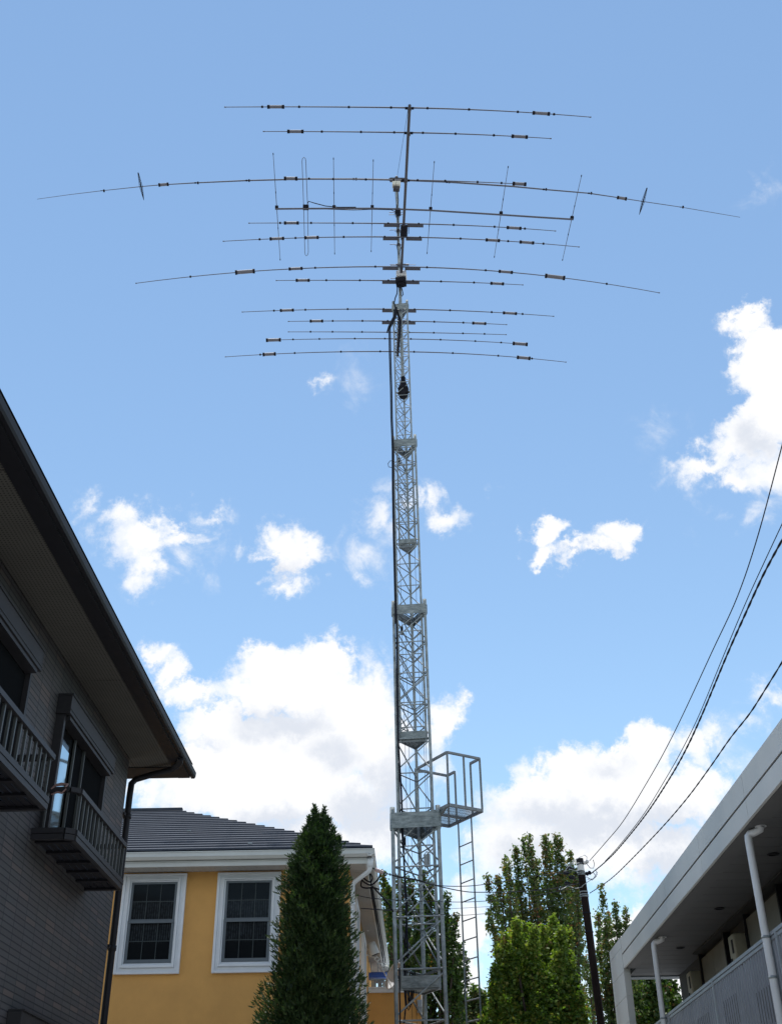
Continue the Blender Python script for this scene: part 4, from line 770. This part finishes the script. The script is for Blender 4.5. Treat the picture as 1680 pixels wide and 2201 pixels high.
# overhead lines: each sags in its own vertical plane from the pole towards a pole behind the viewer at the right
def overhead(pts, Pe, far, r, label, twist=0, extend=True):
    p0 = Pe; n_ = (far - p0).cross(V((0, 0, 1))).normalized(); pp = [atP(x, y, p0, n_) for x, y in smooth(pts)]
    if extend: d_ = (pp[-1] - pp[-3]).normalized(); e0_ = pp[-1]; pp += [e0_ + d_ * k + V((0, 0, .003 * k * k)) for k in (1.5, 4, 8, 14, 22, 32)]
    if not twist: m = MB(); m.tube(pp, r, 6)
    else:
        m = MB(); dense = []
        for a_, b_ in zip(pp[:-1], pp[1:]):
            k_ = max(2, int((b_ - a_).length / .10)); dense += [lerp(a_, b_, t) for t in np.linspace(0, 1, k_, endpoint=False)]
        s_ = 0; hel = [[], []]; pr_ = dense[0]
        for q in dense:
            s_ += (q - pr_).length; pr_ = q
            for h_ in (0, 1): ph = s_ * 2 * math.pi / twist + h_ * math.pi; hel[h_].append(q + (n_ * math.cos(ph) + V((0, 0, 1)) * math.sin(ph)) * r * .6)
        for h_ in hel: m.tube(h_, r, 5)
    return tag(m.build('power_line', M['rubber']), label, 'cable', 'overhead lines to the upper right')
farP = atY(1680, 955, 11.0)
overhead([(1266.7, 1850), (1300, 1812), (1339.5, 1764), (1388, 1685), (1427.6, 1615), (1468.5, 1533), (1530, 1400), (1585, 1280), (1630, 1145), (1682, 950)], atY(1266.7, 1850, 26), farP, .008, 'topmost overhead line curving up from the pole to the right edge')
farP = atY(1680, 1130, 11.0)
overhead([(1267, 1880), (1300, 1853), (1332, 1820), (1388, 1750), (1436.7, 1676), (1473, 1612), (1509.5, 1533), (1560, 1412), (1600, 1322), (1640, 1235), (1682, 1157)], atY(1267, 1880, 26), farP, .0095, 'thick twisted overhead line, second lowest of those reaching the right edge', twist=.45)
overhead([(1300, 1851), (1330, 1818), (1383, 1750), (1430, 1674), (1466, 1610), (1503.5, 1533), (1556, 1405), (1600, 1300), (1640, 1212), (1682, 1122)], atY(1300, 1851, 24.5), farP, .0065, 'thin overhead line running just above the thick twisted one')
farP = atY(1680, 1425, 11.0)
overhead([(1267, 1920), (1310, 1891), (1351.7, 1852), (1424.5, 1776), (1479, 1712), (1527.7, 1645.6), (1570, 1585), (1611, 1533), (1645, 1480), (1682, 1420)], atY(1267, 1920, 26), farP, .0068, 'lowest overhead line, loosely twisted, passing close over the apartment roof', twist=.6)
def service(pts, Y0, Y1, r, label):
    sp_ = smooth(pts, 5); x0, x1 = sp_[0][0], sp_[-1][0]; pp = []
    for x, y in sp_: pp.append(atY(x, y, lerp(Y0, Y1, ((x - x0) / (x1 - x0)))))
    m = MB(); m.tube(pp, r, 6); tag(m.build('service_wire', M['rubber']), label, 'cable', 'service wires between the ochre house and the pole')
service([(798, 1864), (815, 1873), (851, 1882.8), (897, 1891), (938, 1903), (1006.6, 1904.6), (1072.9, 1896), (1145.7, 1882.8), (1201.6, 1878), (1245, 1872)], 17.6, 26, .008, 'topmost wire from the ochre eave corner across the tower to the pole')
service([(800, 1866), (851, 1884), (897, 1893), (938, 1904), (993, 1915.5), (1034, 1918), (1133, 1915.5), (1200, 1908), (1248, 1898)], 17.7, 26, .009, 'thicker wire sagging just below the topmost one between eave corner and pole')
service([(769, 1925), (800, 1931), (851, 1934.7), (965.6, 1938.8), (1034, 1937.4), (1133, 1928), (1250, 1905)], 18.5, 26, .0065, 'middle wire from under the ochre soffit across tower and ladder')
service([(774, 1952), (830, 1955), (897, 1955.5), (957, 1953.8), (1034, 1949.7), (1150, 1942), (1252, 1925)], 18.8, 26, .004, 'second lowest thin wire across the ladder')
service([(776, 1953), (830, 1957), (897, 1962), (979, 1967.5), (1034, 1964.7), (1133, 1957), (1254, 1935)], 18.9, 26, .0055, 'lowest wire across the ladder and the dark maple')
m = MB()
for k in range(4): m.lathe(atY(808 + 4.5 * k, 1870 + 1.6 * k, 17.65), [(.001, .02), (.03, .015), (.035, -.01), (.02, -.02)], 10, (1, .1, -.3))
tag(m.build('strain_insulator', mat('red_white_insulator', (.45, .2, .18), .3, col2=(.7, .68, .68), vscale=50)), 'red and white strain insulators on the wire at the ochre eave corner', 'insulator')
for k, pl in enumerate((((779, 1862), (776, 1880), (777, 1890), (785, 1898), (798, 1902), (812, 1890), (818, 1876)), ((776, 1875), (782, 1888), (795, 1896), (800, 1888), (796, 1878)), ((777, 1893), (776, 1905), (786, 1909), (800, 1908), (815, 1912)), ((800, 1905), (812, 1918), (832, 1940), (845, 1960)))):
    m = MB(); m.tube([atY(x, y, 17.9 + .1 * k) for x, y in smooth(list(pl))], .013, 6); m.build('eave_cable', M['rubber'], YH)
for x0, x1 in ((796, 818), (800, 822)):
    a_, b_ = atY(x0, 1905, 18.6), atY(x1 + 6, 2050, 25.0); m = MB(); m.tube([V((lerp(a_, b_, t).x, lerp(a_, b_, t).y, 6.02 + .012 * math.sin(t * 30))) for t in np.linspace(0, 1, 24)], .011, 6); m.build('soffit_cable', M['rubber'], YH)

# ------------------------------------------------------------------ trees
def leaves_mesh(name, P, D, size, mt, parent, wid=.5, fold=.25):
    if not isinstance(mt, (list, tuple)): mt = [mt]
    """P centres (n,3), D unit directions the leaves point to, size (n,)"""
    n_ = len(P); rnd = RNG.normal(size=(n_, 3)); side = np.cross(D, rnd); side /= np.linalg.norm(side, axis=1, keepdims=True) + 1e-9; nn_ = np.cross(side, D)
    s = size[:, None]; base_ = P - D * s * .5; tip = P + D * s * .5; l_ = P - D * s * .05 + side * s * wid * .5 + nn_ * s * fold * .3; r_ = P - D * s * .05 - side * s * wid * .5 + nn_ * s * fold * .3
    vs = np.stack([base_, l_, tip, r_], 1).reshape(-1, 3) - np.array(ORG[parent.name]); me = bpy.data.meshes.new(name)
    me.vertices.add(n_ * 4); me.vertices.foreach_set('co', vs.astype(np.float32).ravel()); me.loops.add(n_ * 4); me.loops.foreach_set('vertex_index', np.arange(n_ * 4, dtype=np.int32))
    me.polygons.add(n_); me.polygons.foreach_set('loop_start', np.arange(0, n_ * 4, 4, dtype=np.int32)); me.polygons.foreach_set('loop_total', np.full(n_, 4, dtype=np.int32)); me.update(calc_edges=True); [me.materials.append(q_) for q_ in mt]
    o = bpy.data.objects.new(name, me); S.collection.objects.link(o); o.parent = parent; return o
def plume_tree(label, base, plumes, leaf, mt, dens, trunk_r=.12, fork=1.5, droop=-.5, group=None, rscale=1.0, cl=.55, rk=1.0, young=None, tp=1.5):
    """plumes: (tip point, length, radius). Upright branches, each clothed in leaves."""
    T = empty('maple_tree', base, label, 'tree', group); B_ = V(base); lit_top_z = max(p[0].z for p in plumes) - .85 if young else 1e9
    m = MB(); Ps = []; Ds = []; Sz = []; Ts = []
    cx = sum(p[0].x for p in plumes) / len(plumes); cy = sum(p[0].y for p in plumes) / len(plumes)
    m.tube([B_, V((lerp(B_.x, cx, .5), lerp(B_.y, cy, .5), fork * .6)), V((cx, cy, fork + .6))], [trunk_r, trunk_r * .8, trunk_r * .55], 10)
    for tip, ln, rad in plumes:
        tip = V(tip); rad *= rk; foot = V((lerp(tip.x, cx, .25) + random.uniform(-.1, .1), lerp(tip.y, cy, .25), tip.z - ln)); root = V((cx, cy, max(fork, min(fork + 1.2, foot.z - .4))))
        path = [root, lerp(root, foot, .6) + V((0, 0, -.1)), foot, lerp(foot, tip, .5) + V((random.uniform(-.06, .06), random.uniform(-.06, .06), 0)), tip]
        m.tube(path, [trunk_r * .4, trunk_r * .3, trunk_r * .22, trunk_r * .12, .004], 6)
        # side twigs carrying leaf clusters
        nk = max(6, int(dens * ln * (rad / .3) ** 1.3)); F3, M3, T3 = np.array(foot), np.array(path[3]), np.array(tip)
        t = RNG.random(nk) ** .8; ctr = ((1 - t) ** 2)[:, None] * F3 + (2 * t * (1 - t))[:, None] * M3 + (t ** 2)[:, None] * T3
        prof = rad * (np.minimum(1, (1 - t) * tp + .04)) ** .85 * (.55 + .45 * np.minimum(1, t * 4))
        an = RNG.random(nk) * 2 * np.pi; rr = prof * np.sqrt(RNG.random(nk)) * (.75 + .5 * np.sin(t * 17 + an * 2 + tip.x * 5) ** 2)
        cc_ = ctr + np.stack([np.cos(an) * rr, np.sin(an) * rr, rr * .35], 1)
        per = 7; cp = np.repeat(cc_, per, 0) + RNG.normal(size=(nk * per, 3)) * leaf * cl * rscale
        dd = RNG.normal(size=(nk * per, 3)); dd[:, 2] = dd[:, 2] * .6 + droop; dd /= np.linalg.norm(dd, axis=1, keepdims=True)
        Ps.append(cp); Ds.append(dd); Sz.append(leaf * (.6 + .8 * RNG.random(nk * per))); Ts.append(np.repeat((t + .25 * rr / rad) * (1 if tip.z > lit_top_z else .0), per) + RNG.normal(size=nk * per) * .12)
    m.build('trunk', M['bark'], T); P_, D_, S_, T_ = [np.concatenate(q) for q in (Ps, Ds, Sz, Ts)]; lit_mask = T_ > .68
    leaves_mesh('crown', P_[~lit_mask], D_[~lit_mask], S_[~lit_mask], mt, T, .62)
    if young: leaves_mesh('lit_top_foliage', P_[lit_mask], D_[lit_mask], S_[lit_mask], young, T, .62)  # leaves near the highest tips get the painted sunlit colour
    return T
def tips(Y, lst, jy=.8):
    return [(atY(x, y, Y + random.uniform(-jy, jy)), ln, rad) for x, y, ln, rad in lst]
# dark feathery maple behind the pole
Y = 31
t1 = [(1046, 1882, 2.2, .26), (1068, 1884, 2.4, .28), (1084, 1845, 3.0, .30), (1092, 1850, 2.6, .2), (1107, 1822, 3.2, .30), (1124, 1798, 3.6, .26), (1136, 1796, 3.6, .28), (1152, 1850, 2.6, .30), (1169, 1797, 3.6, .30), (1181, 1812, 3.2, .28), (1194, 1795, 3.7, .26), (1203, 1804, 3.4, .26), (1210, 1850, 2.8, .28), (1225, 1832, 3.2, .30), (1235, 1870, 2.8, .26), (1246, 1885, 2.6, .22), (1060, 1925, 2.0, .3), (1110, 1900, 2.6, .36), (1150, 1900, 2.8, .4), (1190, 1900, 2.6, .4), (1230, 1920, 2.6, .34), (1048, 1960, 1.6, .26), (1244, 1960, 2.2, .26), (1095, 1960, 2.0, .36)]
plume_tree('tall dark reddish-tipped maple with feathery upright plumes behind the lime green tree', (atY(1160, 2100, Y).x, Y, 0), tips(Y, t1), .085, M['leaf_dark'], 78, .14, 3.4, rk=.76)
Y = 33
t2 = [(1292, 1906, 3.0, .24), (1284, 1960, 2.6, .26), (1306, 1965, 2.4, .22), (1320, 1938, 3.0, .26), (1344, 1945, 3.0, .22), (1346, 1985, 2.4, .2), (1333, 1985, 2.6, .26), (1300, 2000, 2.4, .36), (1285, 2040, 2.2, .32), (1262, 2010, 1.8, .22), (1255, 2060, 1.6, .28), (1320, 2050, 2.2, .34), (1275, 2100, 2.0, .36), (1310, 2120, 2.4, .4), (1250, 2120, 1.6, .3)]
plume_tree('sparse feathery maple between the brown pole and the apartment end wall', (atY(1290, 2100, Y).x, Y, 0), tips(Y, t2), .085, M['leaf_dark'], 80, .13, 3.0, rk=.76)
Y = 29
t3 = [(823, 1878, 2.6, .3), (836, 1900, 2.6, .35), (858, 1885, 2.6, .36), (880, 1890, 2.4, .3), (908, 1872, 3.0, .32), (925, 1900, 2.8, .38), (943, 1935, 2.4, .3), (960, 1922, 2.4, .22), (979, 1964, 2.2, .26), (960, 1980, 2.2, .36), (990, 2030, 1.6, .26), (1001, 2050, 1.4, .18), (975, 2060, 2.0, .4), (900, 1960, 2.6, .5), (860, 1960, 2.6, .5), (830, 1970, 2.4, .4), (930, 2010, 2.4, .5), (950, 2100, 2.0, .5), (910, 2100, 2, .5), (985, 2120, 1.4, .3)]
plume_tree('dark maple with brownish tips directly behind the lowest tower stage', (atY(905, 2100, Y).x, Y, 0), tips(Y, t3), .09, M['leaf_mid'], 85, .15, 3.0, rk=.75)
Y = 34
t4 = [(1000, 2150, 2.2, .5), (1020, 2128, 2.4, .42), (1035, 2133, 2.2, .4), (1050, 2160, 2.0, .4), (980, 2175, 2, .4)]
plume_tree('low dark tree seen at the ladder foot between tower and lime green tree', (atY(1020, 2190, Y).x, Y, 0), tips(Y, t4), .11, M['leaf_dark'], 120, .13, 2.4)
Y = 36
t5 = [(1350, 2095, 2.6, .5), (1372, 2090, 2.8, .5), (1395, 2086, 2.8, .5), (1415, 2088, 2.8, .5), (1432, 2092, 2.6, .44), (1446, 2112, 2.4, .32), (1452, 2150, 1.6, .25), (1380, 2120, 2.5, .6), (1420, 2130, 2.5, .55), (1340, 2130, 2.3, .5), (1400, 2160, 2.2, .6)]
plume_tree('dense green maple framed by the open end of the apartment gallery', (atY(1400, 2190, Y).x, Y, 0), tips(Y, t5), .11, M['leaf_mid'], 120, .15, 2.8)
# lime green tree in front of them
Y = 21.5
t6 = [(1110, 1978, 1.0, .20), (1098, 2000, 1.0, .2), (1126, 1990, 1.1, .2), (1148, 1992, 1.2, .2), (1168, 1994, 1.2, .2), (1187, 1972, 1.3, .2), (1206, 1996, 1.2, .22), (1222, 2000, 1.2, .2), (1084, 2012, 1.1, .22), (1070, 2040, 1.2, .22), (1130, 2038, 1.5, .4), (1165, 2040, 1.5, .42), (1200, 2046, 1.5, .36), (1224, 2050, 1.4, .26), (1100, 2055, 1.5, .4), (1063, 2080, 1.3, .26), (1058, 2110, 1.2, .24), (1078, 2110, 1.4, .4), (1120, 2085, 1.8, .5), (1170, 2095, 1.8, .5), (1215, 2090, 1.6, .36), (1236, 2105, 1.4, .26), (1244, 2135, 1.2, .26), (1225, 2140, 1.5, .4), (1180, 2140, 1.6, .5), (1130, 2140, 1.6, .5), (1085, 2150, 1.4, .4), (1056, 2160, 1.1, .3), (1046, 2175, .9, .25), (1252, 2165, 1, .24), (1036, 2188, .9, .24), (1110, 2185, 1.4, .5), (1200, 2185, 1.4, .5), (1155, 2190, 1.3, .5), (1256, 2190, 1.0, .2)]
plume_tree('bushy lime green maple with sunlit yellow-green crown right of the ladder', (atY(1150, 2190, Y).x, Y, 0), tips(Y, t6, .55), .066, M['leaf_lime'], 290, .10, 1.6, young=M['leaf_lit_top'], tp=1.25)

# conifer
CY = 14.6
tipc = atY(676, 1738, CY); cb = atY(668, 2200, CY)
CT = empty('conifer', (cb.x, CY, 0), 'dense dark green columnar conifer with twin tips in front of the ochre house', 'tree')
prof = [(1742, 674, 681), (1768, 664, 694), (1790, 650, 715), (1812, 634, 728), (1860, 618, 740), (1917, 597, 760), (1970, 590, 765), (2024, 578, 776), (2095, 570, 788), (2150, 552, 796), (2200, 535, 806)]
zr = []
for y, x0, x1 in prof:
    a_, b_ = atY(x0, y, CY), atY(x1, y, CY); zr.append((a_.z, (a_.x + b_.x) / 2, (b_.x - a_.x) / 2))
zr += [(zr[-1][0] - 1.2, cb.x, zr[-1][2] + .18), (zr[-1][0] - 2.4, cb.x, zr[-1][2] + .2), (.2, cb.x, .75)]
zr = [(z_, c_ , r_ - .02 - .08 * min(1, max(0, (tipc.z - z_ - .4) / 2))) for z_, c_, r_ in zr]; zr.sort(); ZZ = np.array([q[0] for q in zr]); CX = np.array([q[1] for q in zr]); RR = np.maximum(.03, np.array([q[2] for q in zr]))
def spray_tree(n):
    z = .3 + (ZZ[-1] - .3) * RNG.random(n); keep = RNG.random(n) < np.interp(z, ZZ, RR) / .9 + .10; z = z[keep]; n = len(z)
    an = RNG.random(n) * 2 * np.pi; r = np.interp(z, ZZ, RR); lump = .97 + .17 * np.sin(an * 3 + z * 4.1) * np.sin(z * 6.3 + an) + .13 * np.sin(an * 7 + z * 11) + .09 * np.sin(an * 11 - z * 17) + .10 * np.sin(z * 27 + an * 5) * np.sin(an * 9 + z * 3)
    dep = 1 - .6 * RNG.random(n) ** 1.8; rr = r * lump * dep - .05; cx_ = np.interp(z, ZZ, CX)
    base_ = np.stack([cx_ + np.cos(an) * rr, CY + np.sin(an) * rr, z], 1); outd = np.stack([np.cos(an), np.sin(an), np.zeros(n)], 1)
    return base_, outd
b0, od = spray_tree(56000)
up = np.array([0, 0, 1.0]); ax_ = od * .75 + up * .75 + RNG.normal(size=b0.shape) * .32; ax_ /= np.linalg.norm(ax_, axis=1, keepdims=True)
sd_ = np.cross(ax_, RNG.normal(size=b0.shape)); sd_ /= np.linalg.norm(sd_, axis=1, keepdims=True)
Ps = []; Ds = []; Sz = []
L0 = (.046 + .042 * RNG.random(len(b0)) ** 1.5) * np.clip((ZZ[-1] + .6 - b0[:, 2]) / 1.4, .6, 1)
for k, (al_, off, sc) in enumerate(((0, .5, 1.0), (0, 1.05, .7), (.75, .38, .55), (-.75, .38, .55), (.65, .72, .5), (-.65, .72, .5), (.6, 1.0, .38), (-.6, 1.0, .38))):
    d_ = ax_ * math.cos(al_) + sd_ * math.sin(al_); Ps.append(b0 + ax_ * (L0 * off)[:, None] + d_ * (L0 * sc * .4)[:, None]); Ds.append(d_); Sz.append(L0 * sc)
ni = 5000; zi = .4 + (ZZ[-1] - .75) * RNG.random(ni); ri = np.interp(zi, ZZ, RR) * .62 * np.sqrt(RNG.random(ni)); ai = RNG.random(ni) * 2 * np.pi
Ps.append(np.stack([np.interp(zi, ZZ, CX) + np.cos(ai) * ri, CY + np.sin(ai) * ri, zi], 1)); dd = RNG.normal(size=(ni, 3)); dd[:, 2] = np.abs(dd[:, 2]) + .5; dd /= np.linalg.norm(dd, axis=1, keepdims=True); Ds.append(dd); Sz.append(.16 + .1 * RNG.random(ni))
wd_ = [np.full(len(q), .30) for q in Ps[:-1]] + [np.full(ni, .9)]
leaves_mesh('crown', np.concatenate(Ps), np.concatenate(Ds), np.concatenate(Sz), M['leaf_conifer'], CT, np.concatenate(wd_)[:, None], .1)
m = MB(); m.tube([(cb.x, CY, 0), (cb.x, CY, 3), (tipc.x, CY, tipc.z - .3)], [.11, .07, .02], 10)
lead = []
for x, y, l_ in ((676, 1732, .62), (697, 1736, .58), (673, 1745, .5), (694, 1750, .5), (701, 1756, .4), (686, 1752, .3), (665, 1757, .3), (708, 1762, .3), (716, 1780, .25), (655, 1780, .2), (728, 1800, .2), (648, 1800, .18), (681, 1765, .35)):
    p = atY(x, y, CY + random.uniform(-.1, .1)); m.tube([p - V((random.uniform(-.03, .03), 0, l_)), p], [.007, .002], 5); lead.append((p, l_))
m.build('trunk', M['twig'], CT)
Ps = []; Ds = []; Sz = []
for p, l_ in lead:
    k_ = int(l_ * 520); t = RNG.random(k_); c_ = np.array(p) - np.array([0, 0, 1.0]) * (t * l_)[:, None]; dd = RNG.normal(size=(k_, 3)) * .7; dd[:, 2] = np.abs(dd[:, 2]) * .7 + .7; dd /= np.linalg.norm(dd, axis=1, keepdims=True)
    c_ += dd * .03 * (1 + 2.0 * t)[:, None] + np.stack([RNG.normal(size=k_), RNG.normal(size=k_), np.zeros(k_)], 1) * .035 * t[:, None]; Ps.append(c_); Ds.append(dd); Sz.append(.045 + .04 * RNG.random(k_))
leaves_mesh('leading_shoots', np.concatenate(Ps), np.concatenate(Ds), np.concatenate(Sz), M['leaf_conifer'], CT, .26, .1)
